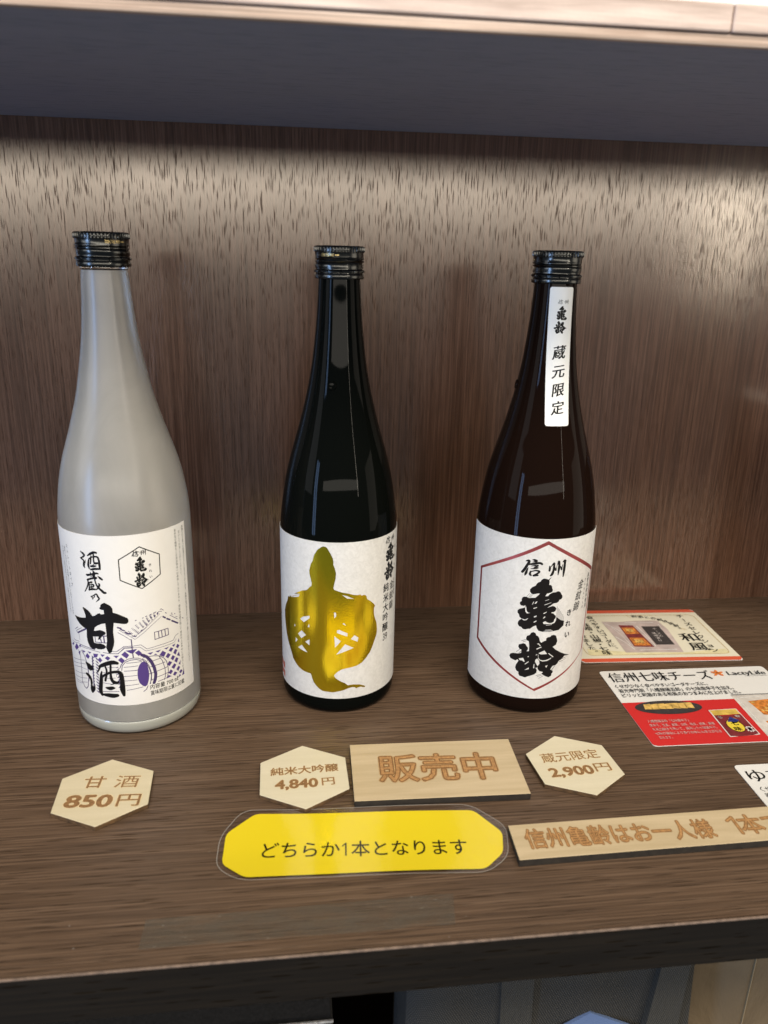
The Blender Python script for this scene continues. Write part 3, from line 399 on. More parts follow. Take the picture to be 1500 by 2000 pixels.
ILLP=[[(11.78,52.27),(12.79,51.35),(13.69,48.63),(14.23,45.26),(14.31,41.99),(13.74,38.49),(12.74,35.45),(11.42,34.46),(9.94,35.31),(8.25,37.44),(7.42,40.83),(7.36,44.09),(7.75,47.27),(8.86,49.95),(10.21,51.68)],[(1.52,60.9),(8.49,61.38),(5.87,58.56),(5.62,59.3),(4.96,58.49)],[(-1.14,58.2),(1.18,60.39),(3.54,57.75),(1.84,55.41)],[(-3.3,54.52),(-1.43,56.44),(0.69,54.24),(-1.3,52.37)],[(6.95,58.95),(9.32,60.36),(11.12,57.92),(9.03,56.34)],[(10.23,56.13),(12.15,57.36),(14.19,55.68),(13.5,54.76)],[(14.3,57.25),(17.77,57.28),(16.08,55.76)],[(19.23,57.41),(22.71,57.42),(20.94,56.01)],[(24.78,57.45),(28.39,57.58),(26.46,56.31)],[(30.48,57.68),(33.09,57.89),(31.74,56.09)],[(17.95,55.26),(19.28,55.78),(20.32,54.4)],[(21.45,53.87),(23.66,56.39),(25.96,54.33),(24.37,51.82),(22.73,52.92)],[(25.4,51.46),(27.16,53.53),(29.07,51.71),(27.07,49.75)],[(27.82,54.91),(29.44,56.64),(31.27,55.19),(29.57,53.33)],[(33.3,55.26),(34.7,57.03),(36.31,55.24),(34.86,53.68)],[(31.03,52.02),(32.6,54.28),(34.36,52.8),(32.69,50.23)],[(28.86,48.88),(30.54,50.76),(32.19,48.98),(30.44,46.96)],[(33.66,49.26),(35.53,51.19),(36.13,47.61)],[(31.36,46.03),(32.94,48.11),(34.73,46.77),(33.25,44.11)],[(26.04,45.59),(27.65,47.71),(29.78,45.95),(27.75,44.02)],[(28.96,42.61),(31.25,44.6),(32.73,42.86),(30.74,40.58)],[(34.63,42.75),(36.56,44.65),(35.84,41.45)],[(32.48,39.64),(34.3,41.42),(35.72,40.02),(34.02,37.83)],[(26.5,39.55),(28.3,41.41),(29.89,39.65),(28.23,37.93)],[(29.7,37.14),(31.2,38.72),(33.12,37.13),(31.16,35.58)],[(34.58,36.83),(36.24,38.1),(37.5,36.56),(35.77,35.15)],[(24.99,36.07),(26.58,38.04),(28.69,36.45)],[(33.65,33.15),(34.66,35.11),(36.12,33.86)],[(36.76,33.36),(38.78,37.44),(38.9,33.24)],[(35.03,58.35),(36.07,60.44),(36.29,57.62)],[(-38.94,55.69),(-35.18,59.88),(-32.68,57.76),(-36.39,54.56)],[(-44.62,55.4),(-40.45,58.49),(-39.15,58.13),(-40.6,56.44)],[(-26.62,53.69),(-24.6,56.42),(-22.67,54.44),(-24.25,52.41)],[(-24.19,57.77),(-20.98,57.87),(-22.41,56.46)],[(-29.91,57.11),(-26.1,57.24),(-27.8,55.65)],[(-19.64,57.29),(-15.81,57.68),(-16.99,55.34),(-19.38,54.51)],[(-14.37,57.73),(-11.41,57.77),(-13.14,55.96)],[(-11.64,55.44),(-9.81,57.05),(-7.95,55.78),(-9.77,53.87)],[(-16.64,53.46),(-14.95,55.52),(-13.38,53.63),(-15.17,51.75)],[(-6.03,57.47),(-2.56,57.7),(-4.29,55.75)],[(-32.31,59.68),(-29.88,60.51),(-31.47,57.83)],[(-34.06,54.02),(-31.2,56.14),(-32.55,52.06)]]
HEX3=[(-3.7,126.22),(42.46,99.47),(39.01,40.54),(-4.28,18.57),(-51.45,45.28),(-52.01,98.63)]
HEX3I=[(-3.47,123.61),(40.07,98.07),(36.54,40.05),(-4.99,20.33),(-49.51,46.77),(-50.11,97.84)]
HEX1=[(14.49,127.76),(26.27,120.7),(25.96,107.69),(14.26,100.93),(2.23,107.7),(2.26,120.68)]

# ------------------------------------------------------------------ materials
M = {}
M['wall'] = wood('dark_wood_laminate_upright', (0.100, 0.048, 0.028), (0.136, 0.067, 0.040), (0.172, 0.089, 0.055), 0, 2, 1,
                 rough=0.19, rot=(0, R(0.6), 0), pores=((0.0019, 0.030, 0.165), (0.0023, 0.036, 0.15), (0.0017, 0.025, 0.15), (0.0021, 0.033, 0.14)), fscale=760, pore_dark=0.42, pbump=0.03, spec=0.5, rpore=0.12, ior=1.85, line_dark=0.5, tint=(1.0, 0.93, 0.84)).m
M['shelf'] = wood('dark_wood_laminate_level', (0.084, 0.052, 0.032), (0.118, 0.074, 0.046), (0.158, 0.103, 0.067), 1, 0, 2,
                  rough=0.46, rot=(0, 0, R(-0.8)), pores=((0.0027, 0.060, 0.15), (0.0032, 0.045, 0.14), (0.0023, 0.080, 0.13)), fscale=760, pore_dark=0.5, line_dark=0.5, specks=True, pbump=0.35, spec=0.4).m
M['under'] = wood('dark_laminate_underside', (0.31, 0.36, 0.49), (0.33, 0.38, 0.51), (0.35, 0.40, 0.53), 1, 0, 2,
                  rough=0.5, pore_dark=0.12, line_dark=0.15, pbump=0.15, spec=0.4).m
M['edgeband'] = wood('dark_edge_band', (0.007, 0.005, 0.003), (0.009, 0.0065, 0.004), (0.012, 0.0085, 0.005), 2, 0, 1,
                     rough=0.5, pore_dark=0.12, line_dark=0.15, pbump=0.15, spec=0.3).m
M['rim'] = plain('worn_edge', (0.17, 0.12, 0.09), 0.45, var=0.35, vscale=300)


def plywood(name, a, b, layers=False):
    t = NT(name)
    n = t.noise(t.coords((14, 180, 180)), 1, 4, 0.6, 0.3)
    n2 = t.noise(t.coords((700, 700, 700)), 1, 2)
    c = t.ramp(n, [(0.3, a), (0.7, b)])
    c = t.mix(t.math('MULTIPLY', n2, 0.12), c, tuple(x * 0.6 for x in a))
    if layers:
        w = t.noise(t.coords((6, 6, 900)), 1, 1)
        c = t.mix(t.ramp(w, [(0.45, 0.0), (0.55, 0.6)]), c, tuple(x * 0.55 for x in a))
    t.set('Base Color', c); t.set('Roughness', 0.55); t.set('Normal', t.bump(n2, 0.12, 0.0003))
    return t.m


M['ply_edge'] = plywood('raw_plywood_edge', (0.46, 0.35, 0.29), (0.85, 0.70, 0.61))
M['ply_core'] = plywood('plywood_core', (0.45, 0.32, 0.24), (0.80, 0.64, 0.52), True)
M['basswood'] = plywood('pale_basswood', (0.62, 0.545, 0.365), (0.68, 0.60, 0.42))
M['basswood_b'] = plywood('paler_basswood', (0.67, 0.61, 0.44), (0.72, 0.66, 0.49))
M['birch'] = plywood('tan_plywood', (0.50, 0.395, 0.235), (0.62, 0.50, 0.32))
M['burnt'] = plain('laser_burnt_edge', (0.10, 0.055, 0.022), 0.7, var=0.5, vscale=220)
M['charred'] = plain('charred_edge', (0.018, 0.014, 0.010), 0.7, var=0.4, vscale=220)
M['engraved'] = plain('engraved_brown', (0.26, 0.135, 0.05), 0.7, var=0.30, vscale=700)
M['engraved_dark'] = plain('engraved_outline', (0.19, 0.09, 0.028), 0.7, var=0.3, vscale=700)
M['engraved_sign'] = plain('engraved_sign_floor', (0.42, 0.225, 0.085), 0.7, var=0.3, vscale=500)
M['scorch'] = plain('scorch_halo', (0.72, 0.57, 0.33), 0.6, var=0.15, vscale=300)
M['scorch_sign'] = plain('scorch_halo_tan', (0.45, 0.29, 0.13), 0.6, var=0.2, vscale=300)
M['ink'] = plain('black_ink', (0.005, 0.005, 0.005), 0.5, spec=0.2)
M['ink_grey'] = plain('grey_ink', (0.05, 0.05, 0.05), 0.5)
M['ink_brush'] = plain('brush_ink', (0.006, 0.005, 0.005), 0.55, spec=0.18)
M['purple'] = plain('purple_ink', (0.075, 0.040, 0.20), 0.5)
M['purple_line'] = plain('dark_purple_ink', (0.045, 0.026, 0.11), 0.5)
M['seal'] = plain('red_seal_ink', (0.60, 0.13, 0.08), 0.5)


def paper(name, a, b, sc, bump):
    t = NT(name)
    n = t.noise(t.coords((sc, sc, sc)), 1, 6, 0.65, 1.2)
    t.set('Base Color', t.ramp(n, [(0.3, a), (0.62, b)]))
    n2 = t.noise(t.coords((1500, 1500, 1500)), 1, 2)
    t.set('Roughness', 0.6); t.set('Specular IOR Level', 0.35)
    t.set('Normal', t.bump(t.math('ADD', n, t.math('MULTIPLY', n2, 0.4)), bump, 0.0002))
    return t.m


M['paper'] = paper('smooth_white_paper', (0.73, 0.72, 0.69), (0.76, 0.75, 0.72), 60, 0.06)
M['washi'] = paper('mottled_washi_paper', (0.58, 0.575, 0.55), (0.69, 0.685, 0.66), 260, 0.25)
M['sticker'] = plain('white_sticker', (0.90, 0.90, 0.86), 0.4)

t = NT('gold_foil')
n = t.noise(t.coords((900, 900, 900)), 1, 3); n3 = t.noise(t.coords((60, 60, 20)), 1, 2)
t.set('Base Color', (1.0, 0.79, 0.035)); t.set('Metallic', 0.97); t.set('Roughness', 0.165)
t.set('Normal', t.bump(t.math('ADD', n, n3), 0.13, 0.0003)); M['gold'] = t.m
t = NT('red_foil')
t.set('Base Color', (0.46, 0.10, 0.10)); t.set('Metallic', 0.75); t.set('Roughness', 0.38); M['red_foil'] = t.m
M['cap_gold'] = plain('gold_print', (0.75, 0.55, 0.22), 0.35, metal=0.6)

t = NT('black_lacquered_aluminium')
t.set('Base Color', (0.065, 0.065, 0.062)); t.set('Metallic', 1.0); t.set('Roughness', 0.22)
M['cap'] = t.m


def dark_glass(name, col):
    t = NT(name)
    n = t.noise(t.coords((22, 22, 9)), 1, 2)
    t.set('Base Color', col); t.set('Roughness', 0.035); t.set('IOR', 1.5); t.set('Specular IOR Level', 0.04)
    t.set('Normal', t.bump(n, 0.10, 0.004))
    return t.m


M['glass_green'] = dark_glass('black_green_glass', (0.0028, 0.0034, 0.0029))
M['glass_brown'] = dark_glass('dark_brown_glass', (0.0085, 0.0042, 0.0028))

t = NT('frosted_glass')
n = t.noise(t.coords((34, 34, 16)), 1, 5, 0.65, 0.8); fine = t.noise(t.coords((2500, 2500, 2500)), 1, 1)
t.set('Base Color', t.ramp(n, [(0.3, (0.76, 0.765, 0.71)), (0.7, (0.92, 0.915, 0.86))]))
t.set('Roughness', t.ramp(n, [(0.3, 0.30), (0.7, 0.42)])); t.set('Transmission Weight', 0.72); t.set('IOR', 1.36); t.set('Coat Weight', 0.5); t.set('Coat Roughness', 0.27)
t.set('Specular IOR Level', 0.5); t.set('Normal', t.bump(fine, 0.05, 0.0001)); M['frosted'] = t.m
t = NT('thick_glass_foot')
t.set('Base Color', (0.80, 0.82, 0.73)); t.set('Roughness', 0.22); t.set('Transmission Weight', 0.55); t.set('IOR', 1.4)
t.set('Coat Weight', 0.8); t.set('Coat Roughness', 0.15); M['foot'] = t.m
t = NT('clear_glass')
t.set('Base Color', (0.92, 0.93, 0.92)); t.set('Roughness', 0.03); t.set('Transmission Weight', 1.0); t.set('IOR', 1.45); M['clear'] = t.m

t = NT('clear_film')
tr = t.n.new('ShaderNodeBsdfTransparent'); gl = t.node('ShaderNodeBsdfGlossy', Roughness=0.10)
gl.inputs['Color'].default_value = (1, 1, 1, 1)
fr = t.node('ShaderNodeLayerWeight', Blend=0.5); wn = t.noise(t.coords((45, 45, 45)), 1, 3)
nb = t.bump(wn, 0.07, 0.003); t.link(nb, gl.inputs['Normal']); t.link(nb, fr.inputs['Normal'])
mx = t.n.new('ShaderNodeMixShader'); t.link(t.math('ADD', 0.06, t.math('MULTIPLY', t.math('POWER', fr.outputs['Facing'], 5.0), 0.9)), mx.inputs[0])
t.link(tr.outputs[0], mx.inputs[1]); t.link(gl.outputs[0], mx.inputs[2])
t.link(mx.outputs[0], t.n['Material Output'].inputs['Surface']); M['film'] = t.m
t = NT('tape_film')
tr = t.n.new('ShaderNodeBsdfTransparent'); df = t.node('ShaderNodeBsdfPrincipled', Roughness=0.42)
df.inputs['Base Color'].default_value = (0.20, 0.19, 0.16, 1)
tn = t.noise(t.coords((60, 160, 60)), 1, 4)
fl_ = t.ramp(t.noise(t.coords((220, 700, 100)), 1, 3, 0.7), [(0.66, 0.0), (0.74, 0.8)])
t.link(t.mix(fl_, (0.16, 0.14, 0.11), (0.5, 0.47, 0.41)), df.inputs['Base Color'])
mx = t.n.new('ShaderNodeMixShader'); t.link(t.math('MAXIMUM', t.ramp(tn, [(0.3, 0.06), (0.7, 0.30)]), fl_), mx.inputs[0])
t.link(tr.outputs[0], mx.inputs[1]); t.link(df.outputs[0], mx.inputs[2])
t.link(mx.outputs[0], t.n['Material Output'].inputs['Surface']); M['tape'] = t.m

t = NT('film_edge_glint')
tr = t.n.new('ShaderNodeBsdfTransparent'); gl = t.node('ShaderNodeBsdfPrincipled', Roughness=0.2); gl.inputs['Base Color'].default_value = (0.5, 0.48, 0.44, 1)
mx = t.n.new('ShaderNodeMixShader'); mx.inputs[0].default_value = 0.5  # diffuse grey paints in the light that the film rim catches
t.link(tr.outputs[0], mx.inputs[1]); t.link(gl.outputs[0], mx.inputs[2]); t.link(mx.outputs[0], t.n['Material Output'].inputs['Surface']); M['film_edge_glint'] = t.m
M['yellow'] = plain('yellow_paper', (0.88, 0.70, 0.012), 0.5)
M['card_white'] = plain('white_card', (0.80, 0.80, 0.78), 0.42)
M['card_cream'] = plain('cream_print', (0.82, 0.79, 0.64), 0.42, var=0.03, vscale=40)
M['card_red'] = plain('red_print', (0.62, 0.030, 0.030), 0.42)
M['card_orange'] = plain('vermilion_print', (0.72, 0.115, 0.055), 0.42)
M['thin_gold'] = plain('ochre_print', (0.55, 0.40, 0.16), 0.45)
M['p_yellow'] = plain('pale_yellow_print', (0.80, 0.74, 0.46), 0.45, var=0.12, vscale=200)
M['p_plate'] = plain('slate_print', (0.045, 0.040, 0.042), 0.45, var=0.2, vscale=150)
M['p_cheese'] = plain('cheese_print', (0.70, 0.46, 0.13), 0.45, var=0.35, vscale=260)
M['p_orange'] = plain('orange_print', (0.62, 0.22, 0.045), 0.45, var=0.5, vscale=330)
M['p_maroon'] = plain('maroon_print', (0.20, 0.030, 0.035), 0.45, var=0.25, vscale=250)
M['p_bag'] = plain('clear_bag_print', (0.56, 0.47, 0.45), 0.42, var=0.22, vscale=70)
M['p_bagw'] = plain('pale_bag_print', (0.66, 0.62, 0.57), 0.42, var=0.22, vscale=90)
M['p_gold'] = plain('gold_lid_print', (0.70, 0.48, 0.10), 0.4, var=0.3, vscale=120)
M['p_lemon'] = plain('lemon_print', (0.80, 0.62, 0.06), 0.45)
M['p_blue'] = plain('blue_print', (0.03, 0.04, 0.22), 0.45)
M['p_flower'] = plain('orange_leaf_print', (0.78, 0.22, 0.05), 0.45)
M['p_white'] = plain('white_ink', (0.78, 0.72, 0.70), 0.45)

# ------------------------------------------------------------------ the shelf unit (setting)
D_SHELF, D_UP, H_UP = 0.3522, 0.2662, 0.3818
sh = thing('shelf_board', 'dark brown wood laminate shelf the three bottles stand on', 'shelf', (0.42, -0.17, 0), kind='structure')
bm = bmesh.new(); bm_box(bm, -0.72, 0.78, -(D_SHELF - 0.17) + 0.0015, 0.17, -0.0262, 0, 0.0)
link_bm('board', bm, M['shelf'], sh)
bm = bmesh.new(); bm_box(bm, -0.72, 0.78, -(D_SHELF - 0.17), -(D_SHELF - 0.17) + 0.0015, -0.0262, -0.0004, 0.0003)
link_bm('front_edge', bm, M['edgeband'], sh)
# worn pale arris along the front edge
bm = bmesh.new(); bm_box(bm, -0.72, 0.78, -(D_SHELF - 0.17) - 0.0002, -(D_SHELF - 0.17) + 0.0010, -0.0010, 0.0002, 0.0004)
link_bm('worn_arris', bm, M['rim'], sh)

bw = thing('back_wall', 'dark brown wood laminate back panel with upright grain behind the bottles', 'panel', (0.42, 0.008, 0), kind='structure')
bm = bmesh.new(); bm_box(bm, -0.72, 0.78, -0.008, 0.008, -0.6, 0.46)
link_bm('panel', bm, M['wall'], bw)

up = thing('upper_shelf', 'upper shelf with dark underside and raw plywood front edge above the bottles', 'shelf', (0.42, -0.13, H_UP), kind='structure')
bm = bmesh.new(); bm_box(bm, -0.72, 0.78, -D_UP + 0.13 + 0.004, 0.1295, 0, 0.0145)
link_bm('board', bm, M['under'], up)
bm = bmesh.new(); bm_box(bm, -0.72, 0.78, -D_UP + 0.13, -D_UP + 0.13 + 0.0035, -0.0004, 0.0040, 0.0006)
link_bm('plywood_core', bm, M['ply_core'], up)
for x0, x1 in ((-0.72, 0.0958), (0.0964, 0.78)):
    bm = bmesh.new(); bm_box(bm, x0, x1, -D_UP + 0.13 - 0.0012, -D_UP + 0.13 + 0.0035, 0.0044, 0.0150, 0.0008)
    link_bm('front_board', bm, M['ply_edge'], up)

dv = thing('blocker', 'unseen low dark wood divider at the right end of the shelf', 'panel', (0.80, -0.07, 0), kind='structure')  # out-of-view board put in to shade the lower right of the wall
bm = bmesh.new(); bm_box(bm, -0.008, 0.008, -0.075, 0.069, 0.0004, 0.17, 0.0005)
link_bm('board', bm, M['wall'], dv)
w2 = thing('wall', 'bright white wall above and behind the upper shelf', 'wall', (0.42, 0.03, 0.46), kind='structure')
bm = bmesh.new(); bm_box(bm, -1.5, 1.5, 0, 0.02, 0, 1.0)
link_bm('plaster', bm, plain('white_plaster', (0.85, 0.85, 0.85), 0.7), w2)

# ------------------------------------------------------------------ bottles
CAP = [(0.0, 0.92), (0.0002, 0.985), (0.0008, 1.0), (0.0030, 1.0), (0.0033, 0.985), (0.0037, 0.985), (0.0040, 1.022), (0.0048, 1.03), (0.0053, 1.01),
       (0.0056, 0.962), (0.0060, 0.958), (0.0068, 0.972), (0.0082, 0.978), (0.0092, 0.970), (0.0096, 0.955), (0.0100, 0.985), (0.0105, 0.990), (0.0108, 0.960),
       (0.0112, 0.950), (0.0116, 0.985), (0.0121, 0.990), (0.0125, 0.975), (0.0150, 0.975), (0.0154, 0.985), (0.0158, 1.004), (0.0164, 1.008),
       (0.0180, 1.006), (0.0186, 0.99), (0.0190, 0.955), (0.0191, 0.90)]


def cap_part(parent, z0, top, rad, turn):
    k = (top - z0) / 0.0191
    bm = bmesh.new(); seg = 288

    def rf(i, z, r, kk, a):
        zz = (z - z0) / k
        rr = r * rad
        if 0.0155 < zz < 0.0187: rr += 0.00036 * (1 if kk % 6 < 3 else -1) * (0.6 if zz > 0.0182 else 1.0)
        if 0.0035 < zz < 0.0054:   # perforated bridges of the tear band
            ang = (math.degrees(a) + turn) % 30
            if ang < 1.6: rr -= 0.0006
        if 0.0055 < zz < 0.0123: rr += 0.00022 * math.sin(a * 1 + zz * 900 + turn)    # rolled thread winds round the cap
        return rr
    bm_lathe(bm, [(z0 + z * k, r) for z, r in CAP], seg, rf)
    c = link_bm('cap', bm, M['cap'], parent, True)
    p = Print()
    w = 10.2
    u0 = math.radians(turn) * rad * 1000
    p.line('OPEN THIS WAY', u0 - w / 2, 0, u0 + w / 2 - 1.6, 0, 1.75, bold=0.012)
    p.poly([[(u0 + w / 2 - 1.0, -0.25), (u0 + w / 2 + 0.6, -0.25), (u0 + w / 2 + 0.6, -0.6), (u0 + w / 2 + 1.5, 0), (u0 + w / 2 + 0.6, 0.6), (u0 + w / 2 + 0.6, 0.25), (u0 + w / 2 - 1.0, 0.25)]])
    zc = z0 + 0.01375 * k; rr = rad * 0.9745 + 0.00012

    def fn(x, y, l):
        a = x / 1000 / (rad * 0.975)
        return ((rr + l / 1e5) * math.sin(a), -(rr + l / 1e5) * math.cos(a), zc + y / 1000)
    p.build('lettering', M['cap_gold'], c, fn, 1.0)
    return c


PROF_A = [(0.2838, 0.0127), (0.279, 0.0132), (0.2627, 0.0144), (0.246, 0.0162), (0.229, 0.0190), (0.2116, 0.0226), (0.1937, 0.0277), (0.1755, 0.0335),
          (0.1615, 0.0368), (0.1472, 0.0389), (0.1376, 0.03965), (0.125, 0.0398)]
PROF_B = [(0.2815, 0.0128), (0.2794, 0.0129), (0.2641, 0.0137), (0.2468, 0.0152), (0.229, 0.0174), (0.2109, 0.0208), (0.1923, 0.0254), (0.1733, 0.0308),
          (0.1587, 0.0344), (0.1439, 0.0369), (0.130, 0.0386), (0.118, 1.0)]


def body_profile(up_pts, rad):
    pts = [(z, min(r, rad)) for z, r in up_pts]
    pts = smooth_profile(pts, 6)[::-1]
    base = [(0.0016, rad * 0.30), (0.0010, rad - 0.0085), (0.0002, rad - 0.0060), (0.0002, rad - 0.0046), (0.0010, rad - 0.0024), (0.0025, rad - 0.0010), (0.0048, rad - 0.0002), (0.0075, rad)]
    return base + pts


def radius_at(prof, z):
    for (z0, r0), (z1, r1) in zip(prof, prof[1:]):
        if z0 <= z <= z1 and z1 > z0: return r0 + (r1 - r0) * (z - z0) / (z1 - z0)
    return prof[-1][1]


def wrap(rad, off=0.00024):
    def fn(x, y, l):
        a = x / 1000 / rad; r = rad + off + l / 1e6
        return (r * math.sin(a), -r * math.cos(a), y / 1000)
    return fn


def label_part(parent, rad, u0, u1, z0, z1, mat, z_fun=None, name='label', rf=None, corner=0.0):
    """a thin sheet wrapped round the bottle"""
    bm = bmesh.new(); n = 96; rows = 40 if rf else 12
    grids = []
    for off in (0.00020, 0.00004):
        g = []
        for i in range(n + 1):
            u = u0 + (u1 - u0) * i / n; col = []
            lo, hi = z0, z1
            if corner:
                d = min(u - u0, u1 - u)
                if d < corner: cut = corner - math.sqrt(max(0, corner ** 2 - (corner - d) ** 2)); lo, hi = z0 + cut, z1 - cut
            for j in range(rows + 1):
                z = lo + (hi - lo) * j / rows
                if z_fun: z += z_fun(u, j / rows)
                r = (rf(z) if rf else rad) + off; a = u / (rf(z) if rf else rad)
                col.append(bm.verts.new((r * math.sin(a), -r * math.cos(a), z)))
            g.append(col)
        grids.append(g)
    o, inn = grids
    for i in range(n):
        for j in range(rows):
            bm.faces.new((o[i][j], o[i + 1][j], o[i + 1][j + 1], o[i][j + 1]))
            bm.faces.new((inn[i][j + 1], inn[i + 1][j + 1], inn[i + 1][j], inn[i][j]))
        bm.faces.new((inn[i][0], inn[i + 1][0], o[i + 1][0], o[i][0])); bm.faces.new((o[i][rows], o[i + 1][rows], inn[i + 1][rows], inn[i][rows]))
    for j in range(rows):
        bm.faces.new((o[0][j + 1], inn[0][j + 1], inn[0][j], o[0][j])); bm.faces.new((o[n][j], inn[n][j], inn[n][j + 1], o[n][j + 1]))
    ob = link_bm(name, bm, mat, parent, False)
    me = ob.data
    for p in me.polygons: p.use_smooth = True
    me.set_sharp_from_angle(angle=R(38))
    return ob


# --- frosted bottle
A = (0.22552, -0.13674, 0.0); RA = 0.0398
b1 = thing('frosted_bottle', 'tall frosted clear glass bottle with black cap and purple storehouse picture on its white label', 'bottle', A)
pa = body_profile(PROF_A, RA)
foot = [q for q in pa if q[0] <= 0.0076]
bm = bmesh.new(); bm_lathe(bm, [(0.0105, RA)] + [q for q in pa if q[0] > 0.0110], 160)
link_bm('glass_body', bm, M['frosted'], b1, True)
bm = bmesh.new(); bm_lathe(bm, foot + [(0.0092, RA - 0.0001), (0.0100, RA - 0.0006)], 160)
link_bm('glass_foot', bm, M['foot'], b1, True)
bm = bmesh.new(); bm_lathe(bm, [(0.2840, 0.0126), (0.2846, 0.0132), (0.2855, 0.0133), (0.2864, 0.0130), (0.2895, 0.0128)], 96)
link_bm('clear_neck_ring', bm, M['clear'], b1, True)
cap_part(b1, 0.2855, 0.3042, 0.0151, 37)
lab = label_part(b1, RA, -0.062, 0.0488, 0.0225, 0.1357, M['paper'], lambda u, t: 0.0)
F = wrap(RA)
p = Print()
for pl in ILLP: p.poly([pl])
p.build('illustration', M['purple'], lab, F, 2.0)
p = Print()
for st in ILL: p.stroke(st, False, 1.35)
p.build('illustration_linework', M['purple_line'], lab, wrap(RA, 0.00026), 2.0)
p = Print(); p.poly(AMA)
for pl in SAKEP: p.poly([pl])
for st in SAKE: p.stroke(st)
p.build('brush_lettering', M['ink_brush'], lab, wrap(RA, 0.00032), 2.0)
p = Print()
for st in KURA: p.stroke(st, True, 1.12)
p.build('brush_lettering', M['ink_brush'], lab, F, 2.0)
p = Print()
hx = HEX1 + [HEX1[0]]
for a_, b_ in zip(hx, hx[1:]): p.stroke([(*a_, 0.62), (*b_, 0.62)])
p.poly(refit(KI, (11.0, 111.8, 18.0, 121.8))); p.poly(refit(REI, (10.2, 102.0, 18.8, 111.6)))
for st in refit(REIH, (10.4, 102.0, 18.8, 111.2), REI): p.stroke(st)
for st in refit(SHIN, (10.0, 121.9, 14.0, 125.4)): p.stroke(st)
for st in refit(SHU, (14.8, 122.1, 18.2, 125.6)): p.stroke(st)
p.column('きれい', 20.0, 115.2, 20.0, 107.6, 1.9, 1.9, bold=0.02)
p.build('emblem', M['ink'], lab, F, 2.0)
p = Print()
p.line('内容量 700 ㎖', 14.3, 33.2, 33.6, 32.9, 3.4, bold=0.012)
p.line('賞味期限は蓋に記載', 14.3, 28.9, 38.4, 28.9, 3.3, bold=0.012)
p.build('lettering', M['ink'], lab, F, 2.0)
p = Print()
p.column('香料及び糖類などの添加物は一切使用しておりません、開栓後は要冷蔵にて保存の上お早めにお飲みください', 38.9, 132.4, 38.2, 35.5, 1.75, 1.95)
p.column('安心してお召し上がりください。', 42.2, 130.6, 42.0, 101.5, 1.75, 1.95)
p.column('米麹だけで造った甘酒はやさしい甘さでございます、米麹の粒が沈みますのでよく振ってお召し上がりください', 45.9, 132.9, 45.0, 40.6, 1.75, 1.95)
p.build('small_print', M['ink_grey'], lab, F, 2.0)
p = Print()
p.column('ストレートタイプ', -34.0, 125.2, -32.6, 100.5, 2.4, 2.9)
p.column('温めても冷やしても美味しくお召し上がりいただけます', -37.2, 123.4, -35.0, 80.5, 1.7, 1.8)
p.column('お子様からご年配の方まで安心してお楽しみいただけます', -40.6, 123.4, -38.6, 80.5, 1.7, 1.8)
p.build('small_print', M['ink_grey'], lab, F, 2.0)

# --- green-black bottle with the gold turtle
B = (0.36127, -0.12411, 0.0); RB = 0.0392
b2 = thing('dark_bottle', 'green-black glass bottle whose pale label carries a large gold foil turtle', 'bottle', B)
pb = body_profile(PROF_B, RB)
bm = bmesh.new(); bm_lathe(bm, pb, 160)
link_bm('glass_body', bm, M['glass_green'], b2, True)
# moulded glass dot on the shoulder
bm = bmesh.new()
zd = 0.2185; rd = radius_at(pb, zd); th0 = R(-17)
rings = []
for d, h in ((0.0031, -0.0004), (0.0030, 0.0003), (0.0026, 0.0008), (0.0021, 0.0008), (0.0017, 0.0004), (0.0001, 0.0003)):
    ring = []
    for k in range(32):
        a = 2 * math.pi * k / 32; z = zd + d * 0.95 * math.sin(a); rr = radius_at(pb, z) + h; th = th0 + d * math.cos(a) / rr
        ring.append(bm.verts.new((rr * math.sin(th), -rr * math.cos(th), z)))
    rings.append(ring)
for a, b in zip(rings, rings[1:]):
    for k in range(32): bm.faces.new((a[k], a[(k + 1) % 32], b[(k + 1) % 32], b[k]))
bm.faces.new(rings[-1])
link_bm('moulded_dot', bm, M['glass_green'], b2, True)
cap_part(b2, 0.2809, 0.3000, 0.0151, -29)
lab = label_part(b2, RB, -0.066, 0.066, 0.0122, 0.1236, M['washi'])
F = wrap(RB)
p = Print(); p.poly(TURTLE)
p.build('gold_turtle', M['gold'], lab, F, 1.5)
p = Print()
p.poly(refit(KI, (32.6, 104.2, 44.6, 117.2))); p.poly(refit(REI, (31.2, 91.0, 45.6, 104.2)))
for st in refit(SHIN, (32.4, 117.2, 37.4, 121.6)): p.stroke(st)
for st in refit(SHU, (39.6, 117.2, 43.6, 121.4)): p.stroke(st)
p.column('純米大吟醸39'[:5], 33.9, 86.2, 33.6, 57.6, 6.6, 6.6, bold=0.012, serif=0.012)
p.line('39', 31.3, 50.6, 36.2, 50.6, 5.4, bold=0.0, serif=0.012)
p.column('金紋錦', 41.4, 85.6, 41.3, 71.0, 6.4, 6.6, bold=0.006, serif=0.012)
p.column('きれい', 46.2, 112.0, 46.0, 99.0, 2.2, 2.4, bold=0.02)
p.column('長野県産米', 46.0, 88.0, 45.8, 78.0, 2.0, 2.2, bold=0.02)
p.build('lettering', M['ink'], lab, F, 1.5)
p = Print()
for k, s in enumerate(('純米', '大吟', '醸酒')):
    p.column(s, -57.0 + 2.9 * k, 24.0 - k * 0.2, -57.0 + 2.9 * k, 17.5 - k * 0.2, 3.2, 5.2, bold=0.05)
p.build('red_seal', M['seal'], lab, F, 1.5)

